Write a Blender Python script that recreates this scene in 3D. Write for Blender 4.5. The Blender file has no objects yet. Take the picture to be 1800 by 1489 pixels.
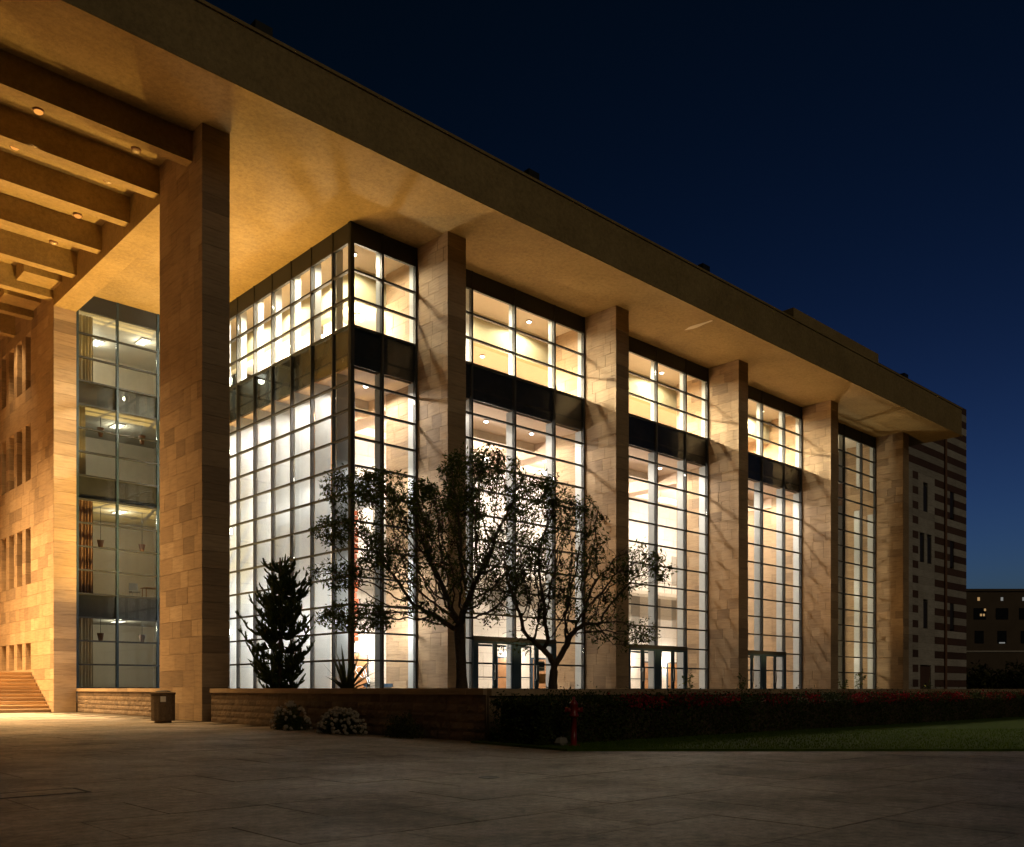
import bpy, math, random
import numpy as np
from mathutils import Vector, Matrix

random.seed(7)
RNG = np.random.default_rng(11)
R = math.radians
scene = bpy.context.scene
col = scene.collection

# ------------------------------------------------------------------ camera
EYE = 1.25
cam_d = bpy.data.cameras.new('camera')
cam = bpy.data.objects.new('camera', cam_d)
col.objects.link(cam)
cam.location = (0, 0, EYE)
cam.rotation_euler = (R(90), 0, R(-43.168))
cam_d.sensor_width = 36
cam_d.lens = 32.08
cam_d.shift_y = 0.2592
cam_d.clip_start = 0.1
cam_d.clip_end = 3000
scene.camera = cam

# ------------------------------------------------------------------ sky
world = bpy.data.worlds.new('World')
scene.world = world
world.use_nodes = True
wn = world.node_tree
wn.nodes.clear()
w_out = wn.nodes.new('ShaderNodeOutputWorld')
w_bg = wn.nodes.new('ShaderNodeBackground')
w_sky = wn.nodes.new('ShaderNodeTexSky')
w_sky.sky_type = 'NISHITA'
w_sky.sun_disc = False
w_sky.sun_elevation = R(-4.0)
w_sky.sun_rotation = R(70)
w_sky.air_density = 1.0
w_sky.dust_density = 0.3
w_sky.ozone_density = 3.0
w_bg.inputs['Strength'].default_value = 8.4
w_gam = wn.nodes.new('ShaderNodeGamma')
w_gam.inputs['Gamma'].default_value = 1.25
w_val = wn.nodes.new('ShaderNodeSeparateColor')
w_val.mode = 'HSV'
w_pow = wn.nodes.new('ShaderNodeMath')
w_pow.operation = 'POWER'
w_pow.inputs[1].default_value = 0.95
w_mul = wn.nodes.new('ShaderNodeVectorMath')
w_mul.operation = 'SCALE'
wn.links.new(w_sky.outputs[0], w_gam.inputs['Color'])
wn.links.new(w_sky.outputs[0], w_val.inputs[0])
wn.links.new(w_val.outputs[2], w_pow.inputs[0])
wn.links.new(w_gam.outputs[0], w_mul.inputs[0])
wn.links.new(w_pow.outputs[0], w_mul.inputs['Scale'])
w_tint = wn.nodes.new('ShaderNodeVectorMath')
w_tint.operation = 'MULTIPLY'
w_tint.inputs[1].default_value = (0.70, 0.98, 0.92)
wn.links.new(w_mul.outputs[0], w_tint.inputs[0])
w_air = wn.nodes.new('ShaderNodeVectorMath')
w_air.operation = 'ADD'
w_air.inputs[1].default_value = (0.0, 0.00020, 0.00022)
wn.links.new(w_tint.outputs[0], w_air.inputs[0])
wn.links.new(w_air.outputs[0], w_bg.inputs['Color'])
wn.links.new(w_bg.outputs[0], w_out.inputs['Surface'])

# faint warm glow of the town behind the camera, standing in for the sun at night
sun_d = bpy.data.lights.new('sun', 'SUN')
sun_d.energy = 0.23
sun_d.angle = R(25)
sun_d.color = (1.0, 0.80, 0.52)
sun = bpy.data.objects.new('sun', sun_d)
col.objects.link(sun)
sun.rotation_euler = (R(58), 0, R(-14))

scene.view_settings.view_transform = 'Standard'
scene.view_settings.look = 'None'
scene.view_settings.exposure = 0.0
scene.view_settings.gamma = 1.0
scene.view_settings.use_curve_mapping = False

cy = scene.cycles
cy.use_denoising = True
try:
    cy.denoiser = 'OPENIMAGEDENOISE'
    cy.denoising_input_passes = 'RGB_ALBEDO_NORMAL'
except Exception:
    pass
cy.max_bounces = 8
cy.diffuse_bounces = 4
cy.glossy_bounces = 3
cy.transmission_bounces = 4
cy.transparent_max_bounces = 32
cy.caustics_reflective = False
cy.caustics_refractive = False
cy.sample_clamp_indirect = 4.0
cy.use_light_tree = True
cy.use_adaptive_sampling = True
cy.adaptive_threshold = 0.01

# ------------------------------------------------------------------ helpers
WL = {}

def link(o, parent=None, loc=(0, 0, 0)):
    col.objects.link(o)
    loc = Vector(loc)
    WL[o.name] = loc
    if parent is not None:
        o.parent = parent
        o.location = loc - WL[parent.name]
    else:
        o.location = loc
    return o

def tag(o, label=None, cat=None, group=None, kind=None):
    if label: o['label'] = label
    if cat: o['category'] = cat
    if group: o['group'] = group
    if kind: o['kind'] = kind
    return o

def thing(name, label, cat, loc=(0, 0, 0), group=None):
    o = bpy.data.objects.new(name, None)
    o.empty_display_size = 0.2
    link(o, None, loc)
    return tag(o, label, cat, group)

def mesh_of(name, V, F, mat=None, smooth=False):
    me = bpy.data.meshes.new(name)
    me.from_pydata([tuple(v) for v in V], [], [tuple(f) for f in F])
    if mat: me.materials.append(mat)
    if smooth:
        me.polygons.foreach_set('use_smooth', [True] * len(me.polygons))
    me.update()
    return me

def np_mesh(name, V, n, mat):
    """V: (k*n,3) array, faces of n consecutive verts."""
    V = np.asarray(V, dtype=np.float32).reshape(-1, 3)
    k = len(V) // n
    me = bpy.data.meshes.new(name)
    me.vertices.add(k * n); me.vertices.foreach_set('co', V.ravel())
    me.loops.add(k * n); me.loops.foreach_set('vertex_index', np.arange(k * n, dtype=np.int32))
    me.polygons.add(k)
    me.polygons.foreach_set('loop_start', np.arange(0, k * n, n, dtype=np.int32))
    me.polygons.foreach_set('loop_total', np.full(k, n, dtype=np.int32))
    if mat: me.materials.append(mat)
    me.update(calc_edges=True)
    return me

class MB:
    def __init__(s): s.V = []; s.F = []
    def add(s, V, F):
        b = len(s.V); s.V += [tuple(v) for v in V]; s.F += [tuple(i + b for i in f) for f in F]; return s
    def box(s, x0, x1, y0, y1, z0, z1):
        V = [(x0,y0,z0),(x1,y0,z0),(x1,y1,z0),(x0,y1,z0),(x0,y0,z1),(x1,y0,z1),(x1,y1,z1),(x0,y1,z1)]
        return s.add(V, [(0,3,2,1),(4,5,6,7),(0,1,5,4),(1,2,6,5),(2,3,7,6),(3,0,4,7)])
    def rbox(s, c, hx, hy, z0, z1, ang):
        ca, sa = math.cos(ang), math.sin(ang)
        P = [(c[0]+ca*a*hx-sa*b*hy, c[1]+sa*a*hx+ca*b*hy) for a, b in ((-1,-1),(1,-1),(1,1),(-1,1))]
        V = [(x,y,z0) for x,y in P] + [(x,y,z1) for x,y in P]
        return s.add(V, [(0,3,2,1),(4,5,6,7),(0,1,5,4),(1,2,6,5),(2,3,7,6),(3,0,4,7)])
    def lathe(s, c, prof, n=20, cap=True):
        V = []; F = []
        for r, z in prof:
            for i in range(n):
                a = 2*math.pi*i/n; V.append((c[0]+r*math.cos(a), c[1]+r*math.sin(a), c[2]+z))
        for j in range(len(prof)-1):
            for i in range(n):
                k = (i+1) % n
                F.append((j*n+i, j*n+k, (j+1)*n+k, (j+1)*n+i))
        if cap:
            F.append(tuple(range(n-1, -1, -1))); F.append(tuple((len(prof)-1)*n+i for i in range(n)))
        return s.add(V, F)
    def tube(s, P, rad, n=6, cap=True):
        P = [Vector(p) for p in P]; m = len(P)
        if not hasattr(rad, '__len__'): rad = [rad]*m
        V = []; F = []
        ref = Vector((0.13, 0.21, 0.97))
        for i, p in enumerate(P):
            t = (P[min(i+1, m-1)] - P[max(i-1, 0)])
            if t.length < 1e-9: t = Vector((0,0,1))
            t.normalize()
            if abs(t.dot(ref)) > 0.95: ref2 = Vector((1, 0, 0))
            else: ref2 = ref
            a = t.cross(ref2).normalized(); b = t.cross(a)
            for k in range(n):
                g = 2*math.pi*k/n
                V.append(p + (a*math.cos(g) + b*math.sin(g))*rad[i])
        for i in range(m-1):
            for k in range(n):
                k2 = (k+1) % n
                F.append((i*n+k, i*n+k2, (i+1)*n+k2, (i+1)*n+k))
        if cap:
            F.append(tuple(range(n-1, -1, -1))); F.append(tuple((m-1)*n+k for k in range(n)))
        return s.add(V, F)
    def build(s, name, mat, parent=None, loc=(0,0,0), smooth=False, kind=None):
        V = s.V
        me = mesh_of(name, [(v[0]-loc[0], v[1]-loc[1], v[2]-loc[2]) for v in V], s.F, mat, smooth)
        o = bpy.data.objects.new(name, me)
        link(o, parent, loc)
        if kind: o['kind'] = kind
        return o

def center_build(mb, name, mat, parent, smooth=False, kind=None):
    A = np.array(mb.V); c = (A.min(0) + A.max(0)) / 2
    return mb.build(name, mat, parent, tuple(c), smooth, kind)

def bx(name, mat, parent, x0, x1, y0, y1, z0, z1, kind=None):
    c = ((x0+x1)/2, (y0+y1)/2, z0)
    return MB().box(x0, x1, y0, y1, z0, z1).build(name, mat, parent, c, kind=kind)

def inst(name, me, parent, loc, scale=(1,1,1), rot=(0,0,0)):
    o = bpy.data.objects.new(name, me)
    link(o, parent, loc)
    o.scale = scale; o.rotation_euler = rot
    return o

# ------------------------------------------------------------------ materials
def newmat(name):
    m = bpy.data.materials.new(name); m.use_nodes = True
    nt = m.node_tree
    return m, nt, nt.nodes['Principled BSDF'], nt.nodes['Material Output']

def N(nt, t, **kw):
    n = nt.nodes.new(t)
    for k, v in kw.items(): setattr(n, k, v)
    return n

def noise(nt, scale, detail=4, stretch=None, coord='Object', rough=0.6):
    tc = N(nt, 'ShaderNodeTexCoord')
    src = tc.outputs[coord]
    if coord == 'World':
        pass
    if stretch:
        mp = N(nt, 'ShaderNodeMapping'); mp.inputs['Scale'].default_value = stretch
        nt.links.new(src, mp.inputs[0]); src = mp.outputs[0]
    n = N(nt, 'ShaderNodeTexNoise'); n.inputs['Scale'].default_value = scale
    n.inputs['Detail'].default_value = detail; n.inputs['Roughness'].default_value = rough
    nt.links.new(src, n.inputs['Vector'])
    return n

def wnoise(nt, scale, detail=4, stretch=None, rough=0.6):
    g = N(nt, 'ShaderNodeNewGeometry'); src = g.outputs['Position']
    if stretch:
        mp = N(nt, 'ShaderNodeMapping'); mp.inputs['Scale'].default_value = stretch
        nt.links.new(src, mp.inputs[0]); src = mp.outputs[0]
    n = N(nt, 'ShaderNodeTexNoise'); n.inputs['Scale'].default_value = scale
    n.inputs['Detail'].default_value = detail; n.inputs['Roughness'].default_value = rough
    nt.links.new(src, n.inputs['Vector'])
    return n

def ramp(nt, src, stops):
    r = N(nt, 'ShaderNodeValToRGB')
    e = r.color_ramp.elements
    while len(e) < len(stops): e.new(0.5)
    for i, (p, c) in enumerate(stops):
        e[i].position = p; e[i].color = (*c, 1) if len(c) == 3 else c
    nt.links.new(src, r.inputs[0]); return r

def mixc(nt, fac, a, b, mode='MIX'):
    m = N(nt, 'ShaderNodeMix', data_type='RGBA', blend_type=mode)
    if hasattr(fac, 'type') and not isinstance(fac, (int, float)): nt.links.new(fac, m.inputs[0])
    else: m.inputs[0].default_value = fac
    for v, idx in ((a, 6), (b, 7)):
        if isinstance(v, tuple): m.inputs[idx].default_value = (*v, 1)
        else: nt.links.new(v, m.inputs[idx])
    return m.outputs[2]

def bump(nt, p, h, strength=0.3, dist=0.02):
    b = N(nt, 'ShaderNodeBump'); b.inputs['Strength'].default_value = strength; b.inputs['Distance'].default_value = dist
    nt.links.new(h, b.inputs['Height']); nt.links.new(b.outputs[0], p.inputs['Normal'])

def piece_random(nt):
    """one random value per piece, whether the piece is an object or a loose island"""
    oi = N(nt, 'ShaderNodeObjectInfo'); g = N(nt, 'ShaderNodeNewGeometry')
    a = N(nt, 'ShaderNodeMath', operation='ADD'); f = N(nt, 'ShaderNodeMath', operation='FRACT')
    nt.links.new(oi.outputs['Random'], a.inputs[0]); nt.links.new(g.outputs['Random Per Island'], a.inputs[1])
    nt.links.new(a.outputs[0], f.inputs[0]); return f.outputs[0]

def plain(name, colr, rough=0.6, metal=0.0, var=0.12, scale=3.0, bmp=0.0):
    m, nt, p, o = newmat(name)
    n = wnoise(nt, scale, 5)
    d = tuple(c*(1-var) for c in colr); l = tuple(min(1, c*(1+var)) for c in colr)
    r = ramp(nt, n.outputs[0], [(0.3, d), (0.7, l)])
    nt.links.new(r.outputs[0], p.inputs['Base Color'])
    p.inputs['Roughness'].default_value = rough; p.inputs['Metallic'].default_value = metal
    if rough > 0.8: p.inputs['Specular IOR Level'].default_value = 0.15
    if bmp: bump(nt, p, wnoise(nt, scale*8, 4).outputs[0], bmp, 0.02)
    return m

def stone_mat(name, base, dark, light, grain=(1, 1, 9), bmp=0.25):
    m, nt, p, o = newmat(name)
    r = ramp(nt, piece_random(nt), [(0.0, tuple(c*0.82 for c in dark)), (0.12, dark), (0.26, tuple((a+b)/2 for a, b in zip(dark, base))), (0.42, base), (0.8, base), (1.0, light)])
    g = wnoise(nt, 1.3, 6, grain, 0.65)
    gr = ramp(nt, g.outputs[0], [(0.3, (0.72, 0.70, 0.68)), (0.55, (1, 1, 1)), (0.75, (1.12, 1.1, 1.05))])
    c1 = mixc(nt, 1.0, r.outputs[0], gr.outputs[0], 'MULTIPLY')
    b = wnoise(nt, 0.35, 5)
    br = ramp(nt, b.outputs[0], [(0.35, (0.80, 0.78, 0.76)), (0.6, (1, 1, 1))])
    c2 = mixc(nt, 0.8, c1, br.outputs[0], 'MULTIPLY')
    nt.links.new(c2, p.inputs['Base Color'])
    p.inputs['Roughness'].default_value = 0.75
    bump(nt, p, wnoise(nt, 14, 6).outputs[0], bmp, 0.02)
    return m

M = {}
M['stone'] = stone_mat('limestone', (0.40, 0.28, 0.165), (0.31, 0.215, 0.13), (0.46, 0.335, 0.21))
M['mortar'] = plain('mortar', (0.25, 0.175, 0.105), 0.9)
M['joint'] = plain('dark_joint', (0.06, 0.048, 0.036), 0.95)
M['rough_stone'] = stone_mat('bossed_stone', (0.22, 0.155, 0.10), (0.17, 0.12, 0.08), (0.27, 0.195, 0.125), (1, 1, 1), 0.8)
M['pale_stone'] = stone_mat('pale_stone', (0.52, 0.49, 0.45), (0.46, 0.43, 0.39), (0.57, 0.54, 0.50))
M['red_stone'] = stone_mat('dark_red_stone', (0.11, 0.055, 0.038), (0.09, 0.045, 0.03), (0.13, 0.07, 0.048))

def stucco():
    m, nt, p, o = newmat('stucco')
    a = wnoise(nt, 0.5, 5); b = wnoise(nt, 4.5, 9, None, 0.8)
    r1 = ramp(nt, a.outputs[0], [(0.3, (0.29, 0.205, 0.085)), (0.7, (0.40, 0.29, 0.13))])
    r2 = ramp(nt, b.outputs[0], [(0.36, (0.70, 0.68, 0.64)), (0.64, (1.10, 1.08, 1.05))])
    nt.links.new(mixc(nt, 1.0, r1.outputs[0], r2.outputs[0], 'MULTIPLY'), p.inputs['Base Color'])
    p.inputs['Roughness'].default_value = 0.85
    bump(nt, p, wnoise(nt, 5, 8, None, 0.75).outputs[0], 0.6, 0.05)
    return m
M['stucco'] = stucco()
M['frame'] = plain('dark_steel', (0.016, 0.019, 0.022), 0.6, 0.0)
M['teal_frame'] = plain('teal_painted_steel', (0.018, 0.045, 0.075), 0.5, 0.0)
M['fin'] = plain('grey_blue_painted_steel', (0.42, 0.46, 0.49), 0.45, 0.0, 0.06)
M['spandrel'] = plain('dark_spandrel', (0.035, 0.035, 0.036), 0.25, 0.0, 0.2, 1.0)
M['cream'] = plain('cream_plaster', (0.70, 0.63, 0.52), 0.8, 0, 0.04)
M['white'] = plain('white_plaster', (0.80, 0.76, 0.70), 0.8, 0, 0.03)
M['salmon'] = plain('warm_plaster_ceiling', (0.62, 0.46, 0.34), 0.8, 0, 0.05)
M['olive'] = plain('pale_olive_plaster', (0.52, 0.48, 0.32), 0.8, 0, 0.04)
M['wood'] = plain('orange_wood', (0.42, 0.22, 0.10), 0.5, 0, 0.15, 2)
M['floor'] = plain('interior_stone_floor', (0.42, 0.36, 0.29), 0.35, 0, 0.06)
M['grey'] = plain('grey_plaster', (0.42, 0.40, 0.36), 0.85, 0, 0.05)
M['darkroom'] = plain('dark_window_recess', (0.035, 0.028, 0.022), 0.5)
M['soil'] = plain('soil', (0.05, 0.035, 0.022), 0.95, 0, 0.4, 6, 0.6)
M['metal'] = plain('brushed_metal', (0.45, 0.45, 0.45), 0.3, 1.0)
M['black'] = plain('black_paint', (0.015, 0.015, 0.016), 0.5)
M['blue'] = plain('blue_upholstery', (0.07, 0.14, 0.26), 0.7)
M['red_paint'] = plain('red_paint', (0.19, 0.012, 0.010), 0.35, 0, 0.2)
M['sculpture'] = plain('orange_red_glass', (0.62, 0.16, 0.07), 0.3, 0, 0.3, 8)
M['curtain'] = plain('beige_curtain', (0.46, 0.42, 0.34), 0.9, 0, 0.06)
M['red_curtain'] = plain('rust_curtain', (0.17, 0.10, 0.078), 0.9, 0, 0.1)
M['shade'] = plain('brown_lamp_shade', (0.20, 0.10, 0.06), 0.7)
M['wall_far'] = plain('far_wall_render', (0.13, 0.10, 0.075), 0.9, 0, 0.12, 0.3)
M['asphalt_cover'] = plain('iron_cover', (0.035, 0.032, 0.03), 0.7, 0.2)
M['paper'] = plain('paper', (0.75, 0.72, 0.65), 0.8)
M['orange_paper'] = plain('orange_paper', (0.60, 0.28, 0.08), 0.8)
M['concrete'] = plain('exposed_aggregate', (0.14, 0.10, 0.065), 0.9, 0, 0.25, 14, 0.6)
M['rock'] = plain('rock', (0.22, 0.2, 0.17), 0.9, 0, 0.25, 6, 0.6)

def glass(name, tint=(0.93, 0.95, 0.94)):
    m, nt, p, o = newmat(name)
    nt.nodes.remove(p)
    lw = N(nt, 'ShaderNodeLayerWeight'); lw.inputs['Blend'].default_value = 0.5
    pw = N(nt, 'ShaderNodeMath', operation='POWER'); pw.inputs[1].default_value = 5.0
    nt.links.new(lw.outputs['Facing'], pw.inputs[0])
    fr = N(nt, 'ShaderNodeMath', operation='MULTIPLY_ADD'); fr.inputs[1].default_value = 0.95; fr.inputs[2].default_value = 0.035
    nt.links.new(pw.outputs[0], fr.inputs[0])
    t = N(nt, 'ShaderNodeBsdfTransparent'); t.inputs['Color'].default_value = (*tint, 1)
    g = N(nt, 'ShaderNodeBsdfGlossy'); g.inputs['Roughness'].default_value = 0.02
    g.inputs['Color'].default_value = (0.9, 0.95, 1, 1)
    mx = N(nt, 'ShaderNodeMixShader')
    nt.links.new(fr.outputs[0], mx.inputs[0]); nt.links.new(t.outputs[0], mx.inputs[1]); nt.links.new(g.outputs[0], mx.inputs[2])
    nt.links.new(mx.outputs[0], o.inputs['Surface'])
    return m
M['glass'] = glass('window_glass')
M['dark_glass'] = plain('dark_window_glass', (0.02, 0.022, 0.026), 0.08)

def emit(name, c, s):
    m, nt, p, o = newmat(name)
    nt.nodes.remove(p)
    e = N(nt, 'ShaderNodeEmission'); e.inputs[0].default_value = (*c, 1); e.inputs[1].default_value = s
    nt.links.new(e.outputs[0], o.inputs['Surface'])
    return m
M['lamp_warm'] = emit('lamp_lens_warm', (1.0, 0.86, 0.62), 14)
M['lamp_white'] = emit('lamp_lens_white', (1.0, 0.93, 0.85), 14)
M['lamp_amber'] = emit('lamp_lens_amber', (1.0, 0.38, 0.07), 1.0)
M['lamp_dull'] = plain('unlit_lamp_lens', (0.5, 0.38, 0.24), 0.25)
M['neon'] = emit('neon_tube', (1.0, 0.95, 0.9), 3)
M['lit_window'] = emit('lit_window_amber', (1.0, 0.6, 0.25), 0.4)
M['lit_window_pale'] = emit('lit_window_pale', (0.9, 0.9, 0.85), 0.22)
M['troffer'] = emit('office_light_panel', (1.0, 0.93, 0.78), 3.0)
M['yellow_sign'] = emit('backlit_yellow_sign', (0.8, 0.7, 0.2), 0.8)

def foliage(name, a, b, trans=0.25):
    m, nt, p, o = newmat(name)
    g = N(nt, 'ShaderNodeNewGeometry')
    r = ramp(nt, g.outputs['Random Per Island'], [(0, a), (0.6, tuple((x+y)/2 for x, y in zip(a, b))), (1, b)])
    nt.links.new(r.outputs[0], p.inputs['Base Color'])
    p.inputs['Roughness'].default_value = 0.7
    p.inputs['Specular IOR Level'].default_value = 0.12
    t = N(nt, 'ShaderNodeBsdfTranslucent'); nt.links.new(r.outputs[0], t.inputs[0])
    mx = N(nt, 'ShaderNodeMixShader'); mx.inputs[0].default_value = trans
    nt.links.new(p.outputs[0], mx.inputs[1]); nt.links.new(t.outputs[0], mx.inputs[2])
    nt.links.new(mx.outputs[0], o.inputs['Surface'])
    return m
M['leaf'] = foliage('tree_leaf', (0.035, 0.055, 0.012), (0.10, 0.115, 0.025))
M['pod'] = foliage('seed_pod', (0.02, 0.014, 0.008), (0.05, 0.035, 0.015), 0.05)
M['conifer'] = foliage('conifer_needle', (0.018, 0.035, 0.010), (0.06, 0.075, 0.018), 0.1)
M['hedge_leaf'] = foliage('hedge_leaf', (0.02, 0.034, 0.008), (0.07, 0.085, 0.02), 0.12)
M['red_flower'] = foliage('red_flower', (0.22, 0.008, 0.012), (0.38, 0.02, 0.03), 0.2)
M['white_flower'] = foliage('white_flower', (0.32, 0.27, 0.21), (0.44, 0.38, 0.30), 0.2)
M['grass'] = foliage('grass_blade', (0.06, 0.11, 0.003), (0.12, 0.19, 0.008), 0.2)
M['yucca'] = foliage('yucca_leaf', (0.05, 0.075, 0.03), (0.13, 0.14, 0.06), 0.15)
M['dark_leaf'] = foliage('far_bush_leaf', (0.03, 0.04, 0.012), (0.09, 0.085, 0.025), 0.1)
M['bark'] = plain('bark', (0.085, 0.062, 0.042), 0.9, 0, 0.35, 12, 0.6)
M['lawn'] = plain('lawn_ground', (0.06, 0.10, 0.006), 0.95, 0, 0.3, 3)

def paving():
    m, nt, p, o = newmat('paving_stone')
    pr = piece_random(nt)
    r = ramp(nt, pr, [(0, (0.215, 0.18, 0.145)), (0.5, (0.24, 0.20, 0.16)), (1, (0.265, 0.225, 0.18))])
    a = wnoise(nt, 0.45, 6, None, 0.65)
    ra = ramp(nt, a.outputs[0], [(0.34, (0.48, 0.46, 0.44)), (0.47, (0.86, 0.85, 0.84)), (0.6, (1.1, 1.08, 1.05)), (0.7, (1.25, 1.22, 1.18))])
    b = wnoise(nt, 9, 9, None, 0.85)
    rb = ramp(nt, b.outputs[0], [(0.36, (0.30, 0.30, 0.30)), (0.5, (0.92, 0.92, 0.92)), (0.64, (1.5, 1.48, 1.45))])
    s = wnoise(nt, 2.2, 7, None, 0.75)
    rs = ramp(nt, s.outputs[0], [(0.38, (0.45, 0.43, 0.41)), (0.5, (1, 1, 1)), (0.66, (1.2, 1.18, 1.15))])
    c = mixc(nt, 1, r.outputs[0], ra.outputs[0], 'MULTIPLY')
    c = mixc(nt, 1, c, rb.outputs[0], 'MULTIPLY')
    c = mixc(nt, 0.7, c, rs.outputs[0], 'MULTIPLY')
    nt.links.new(c, p.inputs['Base Color'])
    p.inputs['Roughness'].default_value = 0.62
    rr = ramp(nt, a.outputs[0], [(0.3, (0.66,)*3), (0.7, (0.40,)*3)])
    nt.links.new(rr.outputs[0], p.inputs['Roughness'])
    bump(nt, p, wnoise(nt, 24, 8, None, 0.85).outputs[0], 1.0, 0.02)
    return m
M['paving'] = paving()

# ------------------------------------------------------------------ lamps
def lamp(kind, parent, loc, power, color, radius=0.12, rot=None, spot=None, blend=0.6, size=None):
    L = bpy.data.lights.new('lamp_light', kind)
    L.energy = power; L.color = color
    if kind == 'AREA':
        L.shape = 'RECTANGLE'; L.size, L.size_y = size
    else:
        L.shadow_soft_size = radius
    if kind == 'SPOT':
        L.spot_size = R(spot); L.spot_blend = blend
    o = bpy.data.objects.new('lamp_light', L)
    link(o, parent, loc)
    if rot: o.rotation_euler = rot
    return o

def aim(src, dst):
    d = Vector(dst) - Vector(src)
    return d.to_track_quat('-Z', 'Y').to_euler()

# ------------------------------------------------------------------ key dimensions
YF, YG = 33.85, 36.30            # column fronts, glass plane
SOF = 23.11                      # soffit of the canopy
TER = 1.0                        # terrace and hall floor level
FX = [15.36, 27.55, 39.88, 52.36, 64.83, 77.35]   # left faces of the columns
FW = 1.14
def zk(k): return 1.30 + 1.306*k

unit_box = mesh_of('block', [(x, y, z) for z in (-.5, .5) for x, y in ((-.5,-.5),(.5,-.5),(.5,.5),(-.5,.5))],
                   [(0,3,2,1),(4,5,6,7),(0,1,5,4),(1,2,6,5),(2,3,7,6),(3,0,4,7)])
def unit(mat, name):
    me = unit_box.copy(); me.name = name; me.materials.append(mat); return me
U_STONE = unit(M['stone'], 'stone'); U_PANE = unit(M['glass'], 'pane'); U_PAVE = unit(M['paving'], 'slab')
U_PALE = unit(M['pale_stone'], 'pale_course'); U_RED = unit(M['red_stone'], 'red_course')

def split_row(length, lo, hi, phase):
    xs = [0.0]; 
    first = True
    while length - xs[-1] > hi*1.15:
        xs.append(xs[-1] + (random.uniform(lo, hi)*(0.6 if first and phase else 1)))
        first = False
    if length - xs[-1] < lo*0.45 and len(xs) > 1: xs.pop()
    xs.append(length)
    return xs

def rows(z0, z1, h):
    n = max(1, round((z1-z0)/h)); return [z0 + (z1-z0)*i/n for i in range(n+1)]

def clad(parent, axis, u0, u1, zr, plane, sign, depth=0.05, lo=0.55, hi=1.25, gap=0.012, objs=True, mb=None, skip=None):
    """stones on a vertical plane. axis 'X': plane y=plane running in x; axis 'Y': plane x=plane running in y.
    the stones stand from plane towards sign*normal"""
    for j in range(len(zr)-1):
        za, zb = zr[j], zr[j+1]
        segs = [(u0, u1)]
        if skip:
            for (a, b, c, d) in skip:
                if c < zb-0.01 and d > za+0.01:
                    ns = []
                    for s0, s1 in segs:
                        if b <= s0 or a >= s1: ns.append((s0, s1)); continue
                        if a > s0: ns.append((s0, a))
                        if b < s1: ns.append((b, s1))
                    segs = ns
        for s0, s1 in segs:
            xs = split_row(s1-s0, lo, hi, j % 2)
            for i in range(len(xs)-1):
                a, b = s0+xs[i]+gap/2, s0+xs[i+1]-gap/2
                dp = depth + random.uniform(-0.004, 0.004)
                c0, c1 = sorted((plane, plane+sign*dp))
                z0_, z1_ = za+gap/2, zb-gap/2
                if objs:
                    if axis == 'X': inst('stone', U_STONE, parent, ((a+b)/2, (c0+c1)/2, (z0_+z1_)/2), (b-a, c1-c0, z1_-z0_))
                    else: inst('stone', U_STONE, parent, ((c0+c1)/2, (a+b)/2, (z0_+z1_)/2), (c1-c0, b-a, z1_-z0_))
                else:
                    if axis == 'X': mb.box(a, b, c0, c1, z0_, z1_)
                    else: mb.box(c0, c1, a, b, z0_, z1_)

# ------------------------------------------------------------------ ground
ground = MB().add([(-400,-400,-0.03),(900,-400,-0.03),(900,900,-0.03),(-400,900,-0.03)], [(0,1,2,3)]).build('ground', M['soil'])
tag(ground, 'bare ground beyond the plaza', 'ground', kind='structure')

pave_root = MB().add([(-40,-12,-0.012),(70,-12,-0.012),(70,75,-0.012),(-40,75,-0.012)], [(0,1,2,3)]).build('pavement', M['joint'])
tag(pave_root, 'weathered stone paving of the plaza in front of the lit hall', 'pavement', kind='structure')
FWD = Vector((0.6842, 0.7293)); RGT = Vector((0.7293, -0.6842))
slabs = []
SX, SY = 1.9, 1.25
LAWN_Z = 18.3
for j in range(-9, 82):
    y0 = -6 + j*SY
    if y0 > 66: break
    off = (j % 2)*SX*0.5 + random.uniform(-0.06, 0.06)
    for i in range(-20, 28):
        x0 = i*SX + off
        cx_, cy_ = x0+SX/2, y0+SY/2
        d = cx_*FWD.x + cy_*FWD.y; s = cx_*RGT.x + cy_*RGT.y
        if d < 3.0: continue
        if x0 > 15.0 and y0 > 12: continue
        if d > LAWN_Z+1.2 and x0 > 13.6: continue
        u = s/d
        vis = -0.62 < u < 0.62
        if cy_ > 51.2 and x0+SX > 15.3: continue
        slabs.append((0 if vis else 1, d, cx_, cy_))
slabs.sort()
far = MB()
for n, (o_, d, x, y) in enumerate(slabs):
    h = random.uniform(-0.002, 0.002)
    if n < 300:
        inst('paving_slab', U_PAVE, pave_root, (x, y, -0.02+h), (SX-0.014, SY-0.014, 0.04))
    elif d < 40:
        far.box(x-SX/2+.008, x+SX/2-.008, y-SY/2+.008, y+SY/2-.008, -0.04+h, h)
    else:
        far.add([(x-SX/2+.004, y-SY/2+.004, h), (x+SX/2-.004, y-SY/2+.004, h), (x+SX/2-.004, y+SY/2-.004, h), (x-SX/2+.004, y+SY/2-.004, h)], [(0,1,2,3)])
far.build('paving_slab', M['paving'], pave_root, kind='stuff')

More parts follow.
